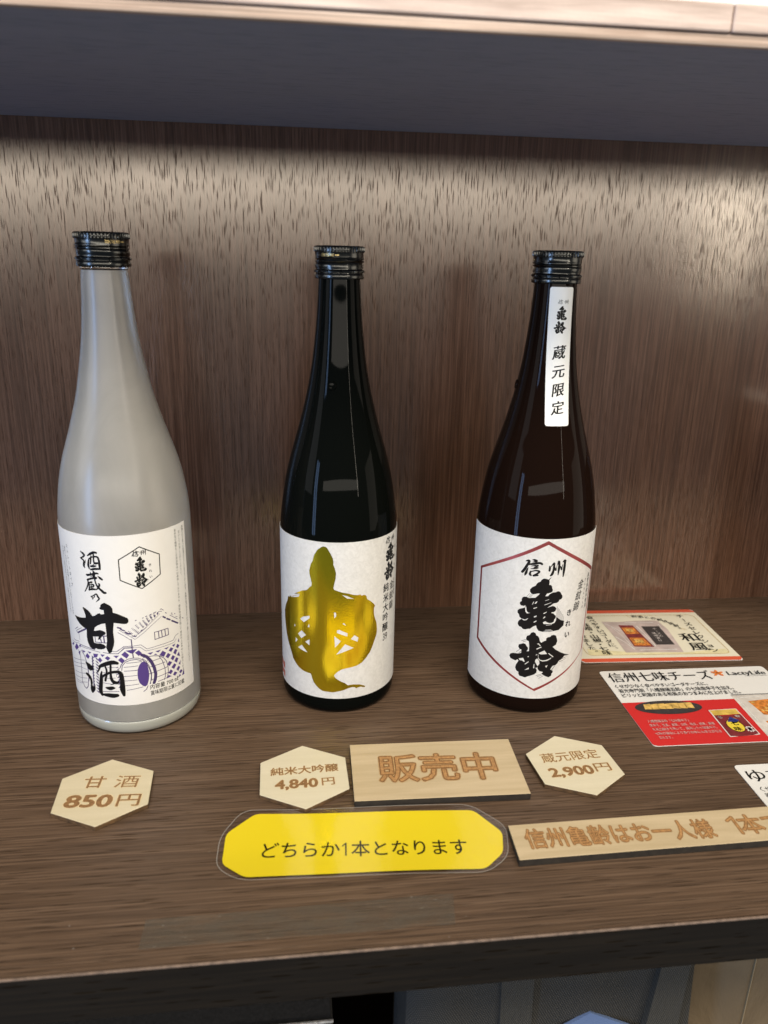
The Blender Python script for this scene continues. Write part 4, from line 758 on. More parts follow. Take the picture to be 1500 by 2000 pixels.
# --- brown-black bottle with the red hexagon
C = (0.49428, -0.13531, 0.0); RC = 0.0399
b3 = thing('dark_bottle', 'brown-black glass bottle with red hexagon on its label and white strip sticker on its neck', 'bottle', C)
pc = body_profile([(z, r * 1.015 if r < 0.03 else r * RC / RB) for z, r in PROF_B], RC)
bm = bmesh.new(); bm_lathe(bm, pc, 160)
link_bm('glass_body', bm, M['glass_brown'], b3, True)
bm = bmesh.new()
zd = 0.2185; th0 = R(-100); rings = []
for d, h in ((0.0031, -0.0004), (0.0030, 0.0003), (0.0026, 0.0008), (0.0021, 0.0008), (0.0017, 0.0004), (0.0001, 0.0003)):
    ring = []
    for k in range(32):
        a = 2 * math.pi * k / 32; z = zd + d * 0.95 * math.sin(a); rr = radius_at(pc, z) + h; th = th0 + d * math.cos(a) / rr
        ring.append(bm.verts.new((rr * math.sin(th), -rr * math.cos(th), z)))
    rings.append(ring)
for a, b in zip(rings, rings[1:]):
    for k in range(32): bm.faces.new((a[k], a[(k + 1) % 32], b[(k + 1) % 32], b[k]))
bm.faces.new(rings[-1])
link_bm('moulded_dot', bm, M['glass_brown'], b3, True)
cap_part(b3, 0.2809, 0.3000, 0.0151, -108)
lab = label_part(b3, RC, -0.066, 0.0475, 0.0128, 0.1273, M['washi'])
F = wrap(RC)
p = Print()
for i in range(6):
    a_, b_ = HEX3[i], HEX3[(i + 1) % 6]; c_, d_ = HEX3I[(i + 1) % 6], HEX3I[i]
    p.poly([[a_, b_, c_, d_]])
p.build('red_hexagon', M['red_foil'], lab, F, 1.5)
p = Print(); p.poly(KI); p.poly(REI)
for st in SHIN + SHU + KIH + REIH: p.stroke(st, True, 1.12)
p.build('brush_lettering', M['ink_brush'], lab, F, 1.5)
p = Print()
p.column('金紋錦', 24.9, 92.6, 22.3, 77.6, 6.0, 7.2, bold=0.004, serif=0.012, tilt=0.25)
p.column('きんもんにしき', 30.2, 94.6, 29.8, 75.0, 1.9, 2.0, bold=0.02)
p.column('長野県産米使用', 34.8, 96.5, 34.6, 74.5, 3.6, 3.4, bold=0.012)
p.column('きれい', 16.0, 74.6, 16.0, 58.6, 4.6, 5.0, bold=0.025, serif=0.01)
p.build('lettering', M['ink'], lab, F, 1.5)
# neck strip
rfn = lambda z: radius_at(pc, z)
st_ = label_part(b3, 0, 0.0004 - 0.0077, 0.0004 + 0.0077, 0.1965, 0.2792, M['sticker'], name='neck_sticker', rf=rfn, corner=0.0014)


def Fn(x, y, l):
    z = y / 1000; r0 = rfn(z); a = x / 1000 / r0; r = r0 + 0.00028 + l / 1e6
    return (r * math.sin(a), -r * math.cos(a), z)


zz = lambda py: 279.2 - (py - 80) / 1810 * 82.7
p = Print()
uc = 0.6
p.poly(refit(KI, (uc - 3.1, zz(505), uc + 3.5, zz(318)))); p.poly(refit(REI, (uc - 4.4, zz(680), uc + 4.0, zz(512))))
for st in refit(SHIN, (uc - 2.6, zz(298), uc + 0.3, zz(242))): p.stroke(st, scale=0.7)
for st in refit(SHU, (uc + 1.4, zz(298), uc + 4.0, zz(242))): p.stroke(st, scale=0.7)
for ch, y0, y1 in (('蔵', 835, 1012), ('元', 1090, 1255), ('限', 1332, 1498), ('定', 1568, 1738)):
    cy_ = zz((y0 + y1) / 2); p.text(ch, lambda x, y: (uc + (x - 0.5) * 8.4 + 0.10 * (y - 0.36) * 8.4, cy_ + (y - 0.36) * 8.6 + 0.16 * (x - 0.5) * 8.4), 0.008, 0.018)
p.build('lettering', M['ink'], st_, Fn, 1.0)


# ------------------------------------------------------------------ wooden price tags and signs
def hex_tag(label, hx_, hy_, ang, runs, wood_mat, halo=True):
    loc = (hx_, hy_, 0.0)
    o = thing('price_tag', label, 'price tag', loc, 'hexagonal wooden price tags')
    s = 0.0295
    pts = [(s * math.cos(ang + math.pi / 2 + k * math.pi / 3), s * math.sin(ang + math.pi / 2 + k * math.pi / 3)) for k in range(6)]
    bm = bmesh.new(); bm_prism(bm, pts, 0.0003, 0.003, 1, 0, 0.00015)
    link_bm('plaque', bm, [wood_mat, M['burnt']], o)
    for bold, mat, off, nm in ((0.030, 'scorch', 0.03, 'scorch_mark'), (0.0, 'engraved_dark', 0.06, 'engraved_outline'), (-0.02, 'engraved', 0.09, 'lettering')):
        p = Print()
        for s_, x0, y0, x1, y1, h, extra in runs:
            e = (bold + extra) if mat != 'engraved' else (extra - 0.014)
            p.line(s_, x0, y0, x1, y1, h, bold=e)
        p.build(nm, M[mat], o, flat(loc, 0.003 + off / 1000))
    return o


hex_tag('hexagonal wooden tag priced 850, below the frosted bottle', 0.22178, -0.23425, 0.0534,
        [('甘', 208.7, -225.7, 220.7, -226.2, 10.4, 0.01), ('酒', 226.4, -226.5, 239.7, -227.2, 10.9, 0.0), ('850', 202.8, -241.6, 227.6, -243.0, 9.9, 0.035), ('円', 230.8, -243.1, 243.1, -243.5, 10.6, 0.012)], M['basswood'])
hex_tag('hexagonal wooden tag priced 4,840, left of the rectangular sign', 0.33458, -0.23042, 0.0163,
        [('純米大吟醸', 315.0, -225.8, 354.9, -224.5, 7.2, 0.018), ('4,840', 318.0, -237.7, 342.2, -237.4, 7.7, 0.035), ('円', 344.8, -237.1, 352.1, -236.8, 7.1, 0.010)], M['basswood_b'])
hex_tag('hexagonal wooden tag priced 2,900, right of the rectangular sign', 0.49850, -0.23391, 0.0926,
        [('蔵元限定', 479.8, -227.3, 516.9, -225.0, 8.9, 0.004), ('2,900', 480.7, -241.2, 507.6, -239.9, 8.0, 0.035), ('円', 509.4, -238.5, 519.3, -238.2, 8.2, 0.006)], M['basswood_b'])


def rect_sign(name, label, quad, runs, cat, th=0.0045, one=()):
    cx_ = sum(q[0] for q in quad) / 4; cy_ = sum(q[1] for q in quad) / 4; loc = (cx_, cy_, 0.0)
    o = thing(name, label, cat, loc)
    bm = bmesh.new(); bm_prism(bm, [(x - cx_, y - cy_) for x, y in quad], 0.0003, th, 1, 0, 0.0002)
    link_bm('plaque', bm, [M['birch'], M['charred']], o)
    for bold, mat, off, nm in ((0.05, 'scorch_sign', 0.03, 'scorch_mark'), (0.03, 'engraved_dark', 0.06, 'engraved_outline'), (0.006, 'engraved_sign', 0.09, 'lettering')):
        p = Print()
        for s_, x0, y0, x1, y1, h in runs: p.line(s_, x0, y0, x1, y1, h, bold=bold)
        for st in one: p.stroke([(x_, y_, w_ + bold * 26) for x_, y_, w_ in st], False)
        p.build(nm, M[mat], o, flat(loc, th + off / 1000))
    return o


def rect(cx_, cy_, w, h, a):
    ca, sa = math.cos(a), math.sin(a)
    return [(cx_ + x * ca - y * sa, cy_ + x * sa + y * ca) for x, y in ((-w / 2, -h / 2), (w / 2, -h / 2), (w / 2, h / 2), (-w / 2, h / 2))]


rect_sign('wooden_sign', 'rectangular tan wooden sign engraved with three large characters between two hexagonal tags',
          rect(0.41323, -0.23244, 0.10084, 0.05295, -0.02488), [('販売中', 379.0, -230.6, 449.3, -233.4, 25.0)], 'sign')
rect_sign('wooden_sign', 'long narrow wooden strip sign right of the yellow card',
          [(0.4419, -0.3101), (0.6420, -0.3080), (0.6428, -0.2828), (0.4428, -0.2849)],
          [('信州亀齢はお一人様', 449.2, -296.2, 552.6, -297.4, 14.0), ('本でお', 569.0, -296.2, 609.0, -297.0, 14.2)], 'sign', one=[[(563.6, -292.6, 1.0), (567.4, -290.2, 1.0)], [(567.4, -290.0, 1.0), (567.2, -302.6, 1.0)]])

# ------------------------------------------------------------------ laminated yellow card
loc = (0.366, -0.2865, 0.0)
yc = thing('laminated_card', 'yellow laminated notice card lying in front of the wooden tags', 'notice card', loc)


def wave(x, y):
    """the card is slightly bowed: edges lift off the shelf"""
    dx = (x - 0.366) / 0.075; dy = (y + 0.2865) / 0.025
    return 0.0006 + 0.0019 * max(0, -dy) ** 1.5 * (0.6 + 0.4 * math.cos(dx * 2.2 + 0.8)) + 0.0004 * max(0, dy) ** 2 + 0.0003 * math.sin(dx * 5) * abs(dy) ** 2


def bowed(name, poly, zoff, thick, mat):
    bm = bmesh.new(); xs = [q[0] for q in poly]; ys = [q[1] for q in poly]
    vs = [bm.verts.new((x, y, 0)) for x, y in poly]; bm.faces.new(vs)
    for ax, (lo, hi), n in ((0, (min(xs), max(xs)), 44), (1, (min(ys), max(ys)), 16)):
        for i in range(1, n):
            c = lo + (hi - lo) * i / n; no = (1, 0, 0) if ax == 0 else (0, 1, 0)
            bmesh.ops.bisect_plane(bm, geom=bm.verts[:] + bm.edges[:] + bm.faces[:], plane_co=(c, c, 0), plane_no=no, dist=1e-6)
    for f in bm.faces:
        f.normal_update()
        if f.normal.z < 0: f.normal_flip()
    if thick:
        r = bmesh.ops.extrude_face_region(bm, geom=bm.faces[:])
        top = [v for v in r['geom'] if isinstance(v, bmesh.types.BMVert)]
        tops = set(top)
        for v in bm.verts: v.co.z = thick if v in tops else 0
        bmesh.ops.recalc_face_normals(bm, faces=bm.faces[:])
    for v in bm.verts:
        x, y = v.co.x, v.co.y; v.co = (x - loc[0], y - loc[1], wave(x, y) + zoff + v.co.z)
    return link_bm(name, bm, mat, yc)


def round_poly(pts, r, n=5):
    out = []
    m = len(pts)
    for i in range(m):
        p0, p1, p2 = Vector(pts[i - 1]), Vector(pts[i]), Vector(pts[(i + 1) % m])
        a = (p0 - p1).normalized(); b = (p2 - p1).normalized(); rr = min(r, (p0 - p1).length * 0.45, (p2 - p1).length * 0.45)
        s, e = p1 + a * rr, p1 + b * rr
        for k in range(n + 1):
            t = k / n; q = s * (1 - t) ** 2 + p1 * 2 * t * (1 - t) + e * t * t; out.append((q.x, q.y))
    return out


YEL = [(0.3074, -0.2596), (0.4279, -0.2668), (0.4398, -0.2855), (0.4362, -0.3003), (0.4244, -0.3107), (0.3038, -0.3059), (0.2919, -0.2949), (0.2925, -0.2732)][::-1]
LAM = [(0.3004, -0.2565), (0.4269, -0.2620), (0.4431, -0.2810), (0.4385, -0.3031), (0.4248, -0.3135), (0.3013, -0.3082), (0.2890, -0.2973), (0.2895, -0.2751)][::-1]
bowed('paper_insert', round_poly(YEL, 0.0035, 5), 0.00015, 0.00012, M['yellow'])
bowed('film', round_poly(LAM, 0.007, 7), 0.00042, 0, M['film'])
rim = round_poly(LAM, 0.007, 7); p = Print()
for (xa, ya), (xb, yb) in zip(rim, rim[1:] + rim[:1]):
    n_ = max(1, int(math.hypot(xb - xa, yb - ya) / 0.003))
    for k in range(n_):
        p.stroke([((xa + (xb - xa) * k / n_) * 1000, (ya + (yb - ya) * k / n_) * 1000, 0.42), ((xa + (xb - xa) * (k + 1) / n_) * 1000, (ya + (yb - ya) * (k + 1) / n_) * 1000, 0.42)], False)
        p.lift = 0.0
p.build('film_edge_glint', M['film_edge_glint'], yc, lambda x, y, l: (x / 1000 - loc[0], y / 1000 - loc[1], wave(x / 1000, y / 1000) + 0.00045))
p = Print()
yl = lambda k: (311.9 + 106.4 * k, -287.5 - 7.1 * k)
p.line('どちらか', *yl(0.0), *yl(0.375), 11.6, bold=0.008); p.line('本となります', *yl(0.432), *yl(1.0), 11.6, bold=0.008)
c1 = yl(0.405); p.stroke([(c1[0] - 1.6, c1[1] + 2.6, 0.7), (c1[0] + 0.2, c1[1] + 4.3, 0.8)]); p.stroke([(c1[0] + 0.3, c1[1] + 4.4, 0.8), (c1[0] - 0.3, c1[1] - 4.6, 0.8)])
bmx = p.bm
bmesh.ops.subdivide_edges(bmx, edges=[e for e in bmx.edges if e.calc_length() > 3], cuts=1)
p.build('lettering', M['ink'], yc, lambda x, y, l: (x / 1000 - loc[0], y / 1000 - loc[1], wave(x / 1000, y / 1000) + 0.00032 + l / 1e6))


# ------------------------------------------------------------------ printed cards
def card(name, label, quad, r=0.003):
    cx_ = sum(q[0] for q in quad) / 4; cy_ = sum(q[1] for q in quad) / 4; l = (cx_, cy_, 0.0)
    o = thing(name, label, 'card', l, 'cheese info cards')
    bm = bmesh.new(); bm_prism(bm, [(x - cx_, y - cy_) for x, y in round_poly(quad, r)], 0.00025, 0.0006, 0, 0)
    link_bm('card', bm, M['card_white'], o)
    return o, l


class Flat:
    def __init__(self, o, l): self.o, self.l, self.z = o, l, 0.00064

    def polys(self, name, mat, loops_list):
        p = Print()
        for l in loops_list: p.poly(l if isinstance(l[0][0], (tuple, list)) else [l])
        return self.put(p, name, mat)

    def put(self, p, name, mat):
        self.z += 0.00004
        z = self.z; l = self.l
        return p.build(name, M[mat], self.o, lambda x, y, q: (x / 1000 - l[0], y / 1000 - l[1], z + q / 1e6))


def ell(cx_, cy_, a, b, n=40, rot=0):
    return [(cx_ + a * math.cos(2 * math.pi * k / n) * math.cos(rot) - b * math.sin(2 * math.pi * k / n) * math.sin(rot),
             cy_ + a * math.cos(2 * math.pi * k / n) * math.sin(rot) + b * math.sin(2 * math.pi * k / n) * math.cos(rot)) for k in range(n)]


def outline(p, pts, w):
    for a_, b_ in zip(pts, pts[1:] + pts[:1]): p.stroke([(*a_, w), (*b_, w)])


# white card with red lower half
o, l = card('info_card', 'white and red cheese card with pictures of a dark plate and a spice can', [(0.5572, -0.2178), (0.6868, -0.2199), (0.6880, -0.1251), (0.5577, -0.1230)])
f = Flat(o, l)
f.polys('red_field', 'card_red', [[(557.25, -166.8), (557.2, -214.8), (557.8, -216.6), (560.2, -217.75), (637.5, -219.05), (640.4, -168.3)]])
f.polys('pack_picture', 'p_bagw', [[(640.6, -163.9), (687.4, -164.9), (686.7, -217), (684, -219.7), (637.2, -219.0)]])
f.polys('cheese_picture', 'p_orange', [[(648.6, -172.2), (668, -170.3), (679, -171.5), (680, -186), (668, -191), (650, -189.5)], [(646.5, -197), (664, -194.5), (680, -196), (681, -212), (662, -216), (647, -213)]])
f.polys('cheese_highlight', 'p_cheese', [ell(651 + (k * 37 % 97) / 3.6, -174 - (k * 53 % 89) / 6.5, 1.4, 0.9, 8, k) for k in range(16)] + [ell(650 + (k * 31 % 97) / 3.4, -198 - (k * 47 % 89) / 6.2, 1.4, 0.9, 8, k) for k in range(16)])
p = Print()
for x0, y0, x1, y1, w_ in ((643, -168, 641.5, -196, 0.9), (646, -167.2, 684, -168, 1.0), (683, -172, 682, -212, 0.9), (645, -216.5, 681, -217, 0.9), (652, -193.5, 678, -193, 0.7)):
    p.stroke([(x0, y0, w_), ((x0 + x1) / 2, (y0 + y1) / 2 + 0.7, w_ * 0.5), (x1, y1, w_)])
f.put(p, 'pack_glint', 'card_white')
f.polys('plate_picture', 'p_plate', [ell(587.9, -175.1, 24.0, 8.45, 48, -0.03)])
f.polys('slice_picture', 'p_cheese', [[(571.5 + k * 5.0, -170.4 - (k % 2) * 0.4), (576.6 + k * 5.0, -169.9 - 0.1 * k), (575.8 + k * 5.0, -176.9 - 0.15 * k), (570.2 + k * 5.0, -176.4 - (k % 2) * 0.5)] for k in range(7)])
p = Print(); outline(p, [(614.2, -181.5), (633.9, -181.2), (633.3, -211.3), (612.4, -212.4)], 0.9); f.put(p, 'can_outline', 'p_white')
f.polys('can_picture', 'p_maroon', [[(614.3, -187.5), (619, -188.6), (629, -188.4), (633.6, -187.2), (633.1, -210.6), (629, -211.9), (618, -212.6), (612.7, -211.6)]])
f.polys('can_lid_picture', 'p_gold', [[(614.5, -181.7), (633.6, -181.4), (633.5, -187.6), (614.2, -187.9)]])
f.polys('gourd_picture', 'p_lemon', [ell(622.5, -201.0, 5.4, 7.0, 28), ell(624.6, -194.6, 3.2, 3.2, 20)])
f.polys('blue_picture', 'p_blue', [[(619.4, -196.2), (624.2, -190.3), (628.8, -194.8), (626.2, -196.6)]])
f.polys('flower_picture', 'p_white', [ell(630.0, -205.5, 1.0, 3.4, 14, a_) for a_ in (-0.9, -0.3, 0.3, 0.9)])
p = Print(); p.column('七味', 623.2, -198.4, 622.0, -204.6, 5.2, 5.0, bold=0.02); outline(p, ell(622.5, -201.0, 5.5, 7.1, 28), 0.35)
f.put(p, 'can_lettering', 'ink')
p = Print(); p.text('名', lambda x, y: (615.5 + x * 3.4, -191.6 + y * 3.2), 0.02); p.text('物', lambda x, y: (628.2 + x * 3.4, -191.6 + y * 3.2), 0.02)
for s_, x0, y0, x1, y1 in (('八幡屋礒五郎「七味唐辛子」', 565.1, -191.1, 593.7, -192.0), ('唐辛子、生姜、紫蘇、山椒、陳皮、胡麻、麻種', 564.5, -196.0, 609.4, -197.2),
                           ('を石臼挽きで用いて、調和した七味唐辛子。', 564.4, -200.7, 608.8, -201.7), ('七味の調合により香りの中にも辛さが引き', 564.0, -205.3, 609.4, -206.3), ('立ちます。', 564.4, -209.9, 573.4, -210.1)):
    p.line(s_, x0, y0, x1, y1, 3.2, bold=0.004)
f.put(p, 'white_lettering', 'p_white')
p = Print()
p.line('信州七味チーズ', 561.6, -133.6, 640.6, -135.6, 13.4, bold=-0.012, serif=0.018)
p.line('LactyLife', 654.4, -134.2, 684.0, -135.2, 5.6, bold=-0.012, serif=0.022)
p.line('くせが少なく食べやすいゴーダチーズに、', 561.2, -145.9, 631.2, -147.3, 4.7, bold=0.012)
p.line('善光寺門前「八幡屋礒五郎」の七味唐辛子を加え、', 561.5, -152.1, 647.4, -154.3, 4.9, bold=0.012)
p.line('ピリッと刺激のある和風のおつまみに仕上げました。', 561.4, -158.2, 649.5, -160.2, 4.9, bold=0.012)
p.stroke([(666, -139.0, 0.25), (684, -139.6, 0.25)]); p.stroke([(640.6, -163.8, 0.5), (687.4, -164.8, 0.5)])
f.put(p, 'lettering', 'ink')
f.polys('leaf_logo', 'p_flower', [ell(647.0 + 2.6 * math.cos(a_), -133.6 + 2.2 * math.sin(a_), 2.5, 1.05, 16, a_) for a_ in (0.3, 1.5, 2.6, 3.9, 5.3)])

# cream card with vermilion bands
o, l = card('info_card', 'cream cheese card with vermilion bands half hidden behind the red-hexagon bottle', [(0.5505, -0.1086), (0.6797, -0.1146), (0.6838, -0.0232), (0.5546, -0.0172)])
f = Flat(o, l)
f.polys('cream_field', 'card_cream', [[(550.8, -103.0), (680.0, -108.8), (683.6, -28.9), (554.4, -23.0)]])
f.polys('vermilion_band', 'card_orange', [[(550.45, -105.5), (553.0, -108.75), (677.0, -114.5), (679.75, -111.5), (679.9, -108.9), (550.7, -103.1)]])
f.polys('vermilion_band', 'card_orange', [[(554.3, -22.9), (683.5, -28.8), (683.65, -26.2), (681.0, -23.1), (557.5, -17.35), (554.5, -20.2)]])
f.polys('wave_pattern', 'p_yellow', [[(562, -88), (600, -97), (640, -99.5), (674, -96), (675.0, -103.6), (560, -98.3)]])
p = Print(); fr_ = round_poly([(0.5588, -0.0985), (0.6752, -0.1040), (0.6786, -0.0338), (0.5622, -0.0285)], 0.006)
fr_ = [(x * 1000, y * 1000) for x, y in fr_]; outline(p, fr_, 0.55)
p.stroke([(619, -30.5, 0.4), (621, -36, 0.4)]); p.stroke([(655, -58, 0.4), (657.5, -62, 0.4)]); p.stroke([(657, -57.5, 0.4), (659.5, -61.5, 0.4)])
f.put(p, 'ochre_frame', 'thin_gold')
f.polys('bag_picture', 'p_bag', [[(592.4, -41.4), (606, -43.2), (622, -41.8), (642.2, -42.6), (643.4, -60), (640.5, -80), (637.7, -99.2), (615, -97.0), (590.9, -96.2), (592.6, -70)]])
f.polys('cheese_picture', 'p_maroon', [[(604.3, -49.0), (616.5, -50.5), (617.9, -89.0), (601.8, -87.2)]])
f.polys('cheese_picture', 'p_orange', [[(605.0, -53.6), (615.6, -54.6), (615.8, -66.0), (604.4, -65.4)], [(604.0, -72.0), (615.8, -72.8), (616.3, -86.5), (602.9, -85.4)]])
f.polys('cheese_highlight', 'p_cheese', [[(607.5, -56), (613, -57), (613, -62), (607, -61.5)], [(606.5, -75), (613, -76), (613.2, -82.0), (606.0, -81.5)]])
p = Print()
for x0, y0, x1, y1, w_ in ((594, -46, 601, -60, 0.9), (593.5, -70, 600, -92, 1.0), (604, -93.5, 634, -94.5, 1.2), (612, -45, 636, -46.5, 0.9), (639.5, -50, 637.0, -62, 0.7), (619.2, -52, 619.4, -88, 0.9), (597, -52, 600, -84, 0.6)):
    p.stroke([(x0, y0, w_), ((x0 + x1) / 2 + 0.8, (y0 + y1) / 2, w_ * 0.5), (x1, y1, w_)])
f.put(p, 'bag_glint', 'card_white')
f.polys('cheese_crumbs', 'p_maroon', [ell(606 + (k * 37 % 97) / 10.5, -55.5 - (k * 53 % 89) / 9.5, 0.5 + (k % 3) * 0.22, 0.45, 8) for k in range(14)] + [ell(605 + (k * 41 % 97) / 9.5, -74 - (k * 59 % 89) / 8.5, 0.5 + (k % 3) * 0.22, 0.45, 8) for k in range(14)])
f.polys('tag_picture', 'p_plate', [[(623.0, -53.0), (638.2, -54.0), (636.4, -86.6), (621.2, -85.6)]])
p = Print(); p.column('チーズの', 632.5, -58.5, 631.6, -71.5, 4.2, 3.8, bold=0.01); p.column('味噌漬け', 628.3, -66, 627.6, -79.0, 3.4, 3.2); f.put(p, 'tag_lettering', 'p_white')
p = Print()
p.column('チーズセレクション', 666.0, -36.5, 664.0, -98.5, 7.2, 6.8, bold=-0.002, serif=0.014)
p.line('和', 646.8, -75.2, 661.8, -75.9, 14.2, bold=-0.010, serif=0.020); p.line('風', 646.9, -91.0, 661.9, -91.9, 13.6, bold=-0.010, serif=0.020)
arc = [(624.8, -33.8), (630.2, -35.0), (635.4, -36.6), (640.2, -38.8), (644.6, -41.7), (648.4, -45.4), (651.5, -49.6), (653.9, -54.0)]
for ch, (x_, y_) in zip('和酒との相性抜群', arc): p.text(ch, lambda x, y: (x_ + (x - 0.5) * 5.0, y_ + (y - 0.36) * 5.0), 0.0, 0.014)
p.text('!!', lambda x, y: (653.5 + x * 4, -60.5 + y * 5), 0.01)
f.put(p, 'lettering', 'ink'); p = Print()
p.column('食べやすいゴーダに、', 584.9, -33.5, 584.4, -90.0, 6.6, 6.2, bold=-0.004, serif=0.014)
p.column('味噌・山椒・七味', 576.0, -47.0, 575.2, -96.0, 7.6, 7.6, bold=-0.004, serif=0.014)
f.put(p, 'lettering', 'ink'); p = Print()
p.column('を合わせました。', 566.9, -48.0, 566.1, -94.0, 6.4, 6.2, bold=-0.004, serif=0.014)
f.put(p, 'lettering', 'ink')

# third card, running out of the picture on the right
o, l = card('info_card', 'white card with black heading cut off by the right edge of the photo', [(0.5952, -0.3360), (0.7250, -0.3380), (0.7274, -0.2430), (0.5976, -0.2410)])
# the strip sign lies over its lower corner: keep the card clear of it
f = Flat(o, l)
p = Print()
p.line('ゆ', 601.0, -251.8, 611.6, -252.2, 11.8, bold=-0.006, serif=0.016); p.line('ず', 614.0, -251.9, 624.6, -252.3, 11.8, bold=-0.006, serif=0.016)
p.line('くせが少なく食べやすい', 601.3, -264.3, 641.0, -264.9, 4.7, bold=0.01); p.line('善光寺門前のゆずを加え', 601.2, -270.2, 641.0, -270.8, 4.7, bold=0.01)
f.put(p, 'lettering', 'ink')

# ------------------------------------------------------------------ strip of clear tape left on the shelf
tl = (0.331, -0.3335, 0.0)
q = [(0.2593, -0.3422), (0.4022, -0.3431), (0.4049, -0.3241), (0.2599, -0.3260)]
bm = bmesh.new()
jag = []
random.seed(3)
for k in range(9): jag.append((q[0][0] + (q[1][0] - q[0][0]) * k / 8, q[0][1] + random.uniform(-0.0004, 0.0004)))
for k in range(9): jag.append((q[2][0] + (q[3][0] - q[2][0]) * k / 8, q[2][1] + (q[3][1] - q[2][1]) * k / 8 + random.uniform(-0.0003, 0.0003)))
bm_prism(bm, [(x - tl[0], y - tl[1]) for x, y in jag], 0.00025, 0.00034, 0, 0)
tp = link_bm('tape_strip', bm, M['tape'], None, False, tl)
tag(tp, 'faded strip of clear tape stuck to the shelf near its front edge', 'tape')

# ------------------------------------------------------------------ things stored below the shelf
bx = thing('carton', 'dark grey cardboard box with pale worn edges under the shelf', 'box', (0.24, -0.17, -0.36))
t = NT('grey_card'); n = t.noise(t.coords((500, 500, 500)), 1, 3)
t.set('Base Color', t.ramp(n, [(0.3, (0.075, 0.068, 0.060)), (0.7, (0.11, 0.10, 0.088))])); t.set('Roughness', 0.7); t.set('Normal', t.bump(n, 0.3, 0.0003)); gc = t.m
bm = bmesh.new(); bm_box(bm, -0.16, 0.1085, -0.1175, 0.10, 0, 0.2395, 0.0012)
link_bm('box_body', bm, gc, bx)
bm = bmesh.new(); bm_box(bm, -0.16, 0.1088, -0.1185, -0.1170, 0.2385, 0.2402, 0.0004)
link_bm('worn_edge', bm, plain('worn_card_edge', (0.55, 0.50, 0.44), 0.7, var=0.4, vscale=400), bx)

# woven bag
bgt = thing('woven_bag', 'black woven bag with blue hexagon patch and two straps under the shelf', 'bag', (0.47, -0.29, -0.36))


def weave(name, a, b, s):
    t = NT(name)
    w1 = t.node('ShaderNodeTexWave', Scale=1.0, Distortion=0.3); w1.bands_direction = 'X'; t.link(t.coords((s, s, s), (0, R(28), 0)), w1.inputs['Vector'])
    w2_ = t.node('ShaderNodeTexWave', Scale=1.0, Distortion=0.3); w2_.bands_direction = 'Z'; t.link(t.coords((s, s, s), (0, R(28), 0)), w2_.inputs['Vector'])
    m = t.math('MULTIPLY', w1.outputs['Fac'], w2_.outputs['Fac'])
    t.set('Base Color', t.ramp(m, [(0.1, a), (0.7, b)])); t.set('Roughness', 0.75); t.set('Normal', t.bump(m, 0.6, 0.0006))
    return t.m


wv = weave('black_weave', (0.014, 0.013, 0.011), (0.080, 0.075, 0.064), 260)
wv2 = weave('strap_weave', (0.019, 0.018, 0.015), (0.100, 0.094, 0.080), 330)
bm = bmesh.new()
nx, nz = 40, 10; g = []
for i in range(nx + 1):
    x = -0.082 + 0.165 * i / nx; c = []
    for j in range(nz + 1):
        z = 0.30 * j / nz
        edge = min(1.0, (i / nx) / 0.14)
        y = -0.012 - 0.010 * edge ** 0.5 + 0.002 * math.sin(x * 60) * (1 - j / nz) + 0.0012 * math.sin(x * 140 + z * 30)
        c.append(bm.verts.new((x + 0.012 * (0.5 - j / nz) * (i / nx), y, z)))
    g.append(c)
gb = []
for i in range(nx + 1):
    gb.append([bm.verts.new((v.co.x, 0.06 if 0 < i < nx else 0.03, v.co.z)) for v in g[i]])
for i in range(nx):
    for j in range(nz):
        bm.faces.new((g[i][j], g[i + 1][j], g[i + 1][j + 1], g[i][j + 1])); bm.faces.new((gb[i][j + 1], gb[i + 1][j + 1], gb[i + 1][j], gb[i][j]))
    bm.faces.new((g[i][nz], g[i + 1][nz], gb[i + 1][nz], gb[i][nz])); bm.faces.new((gb[i][0], gb[i + 1][0], g[i + 1][0], g[i][0]))
for j in range(nz):
    bm.faces.new((gb[0][j], g[0][j], g[0][j + 1], gb[0][j + 1])); bm.faces.new((g[nx][j], gb[nx][j], gb[nx][j + 1], g[nx][j + 1]))
link_bm('bag_body', bm, wv, bgt, True)


def panel(name, pts, y0, y1, mat):
    bm = bmesh.new(); lo = [bm.verts.new((x - 0.47, y0 + 0.29, z + 0.36)) for x, z in pts]; hi = [bm.verts.new((x - 0.47, y1 + 0.29, z + 0.36)) for x, z in pts]
    bm.faces.new(lo); bm.faces.new(hi[::-1]); n_ = len(pts)
    for i in range(n_): bm.faces.new((hi[i], hi[(i + 1) % n_], lo[(i + 1) % n_], lo[i]))
    bmesh.ops.recalc_face_normals(bm, faces=bm.faces[:])
    return link_bm(name, bm, mat, bgt)


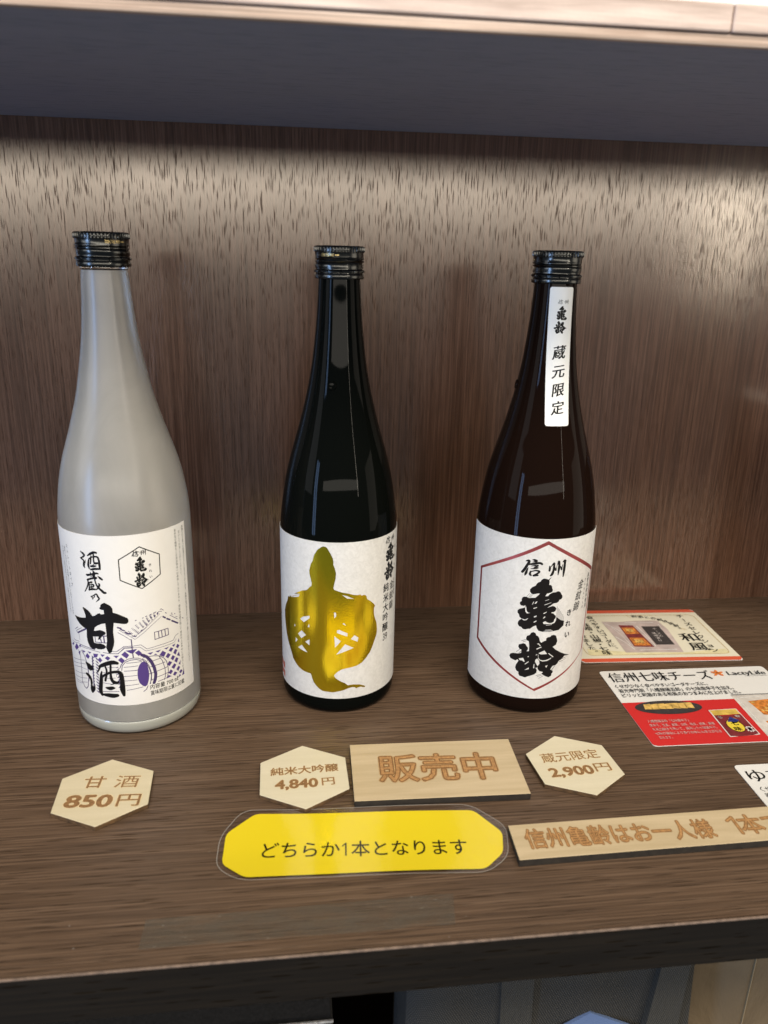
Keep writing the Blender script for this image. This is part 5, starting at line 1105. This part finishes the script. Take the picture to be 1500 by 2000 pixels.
panel('strap', [(0.4405, -0.20), (0.4580, -0.20), (0.4540, -0.06), (0.4362, -0.06)], -0.3150, -0.3120, wv2)
panel('strap', [(0.516, -0.20), (0.5370, -0.20), (0.5415, -0.06), (0.5250, -0.06), (0.5225, -0.092), (0.520, -0.120)], -0.3170, -0.3120, wv2)
t = NT('blue_vinyl'); n = t.noise(t.coords((700, 700, 700)), 1, 2)
t.set('Base Color', (0.125, 0.185, 0.34)); t.set('Roughness', 0.5); t.set('Normal', t.bump(n, 0.25, 0.0003))
panel('blue_patch', [(0.4570, -0.1195), (0.4570, -0.165), (0.489, -0.185), (0.5205, -0.165), (0.5205, -0.1170), (0.4892, -0.1000)], -0.3140, -0.3122, t.m)

# brown paper bag beside it
kb = thing('paper_bag', 'brown kraft paper bag standing beside the woven bag', 'bag', (0.63, -0.25, -0.36))
t = NT('kraft_paper'); n = t.noise(t.coords((22, 22, 14)), 1, 5, 0.6, 0.6); n2 = t.noise(t.coords((400, 400, 120)), 1, 2)
t.set('Base Color', t.ramp(n, [(0.3, (0.115, 0.080, 0.042)), (0.7, (0.18, 0.13, 0.075))])); t.set('Roughness', 0.65)
t.set('Normal', t.bump(t.math('ADD', n, t.math('MULTIPLY', n2, 0.1)), 0.6, 0.004)); kp = t.m
bm = bmesh.new()
for x0, x1, ya, yb in ((-0.095, -0.0365, -0.036, -0.046), (-0.0365, 0.09, -0.046, -0.030)):
    pass
pl_ = [(-0.095, -0.034), (-0.0365, -0.046), (0.09, -0.034), (0.09, 0.06), (-0.095, 0.06)]
bm_prism(bm, pl_, 0, 0.335, 0, 0)
link_bm('bag_body', bm, kp, kb)
bm = bmesh.new(); v = [bm.verts.new(c) for c in ((-0.0368, -0.0468, 0.0), (-0.0362, -0.0468, 0.0), (-0.0330, -0.0468, 0.335), (-0.0336, -0.0468, 0.335))]
vb = [bm.verts.new((c.co.x, -0.0455, c.co.z)) for c in v]
bm.faces.new(v); bm.faces.new(vb[::-1])
for i in range(4): bm.faces.new((vb[i], vb[(i + 1) % 4], v[(i + 1) % 4], v[i]))
bmesh.ops.recalc_face_normals(bm, faces=bm.faces[:])
link_bm('crease', bm, plain('crease_kraft', (0.26, 0.20, 0.12), 0.6), kb)
fl = thing('floor', 'dark lower shelf floor that the box and bags stand on', 'floor', (0.42, -0.15, -0.36), kind='structure')
bm = bmesh.new(); bm_box(bm, -0.72, 0.78, -0.3, 0.145, -0.02, 0)
link_bm('board', bm, M['edgeband'], fl)
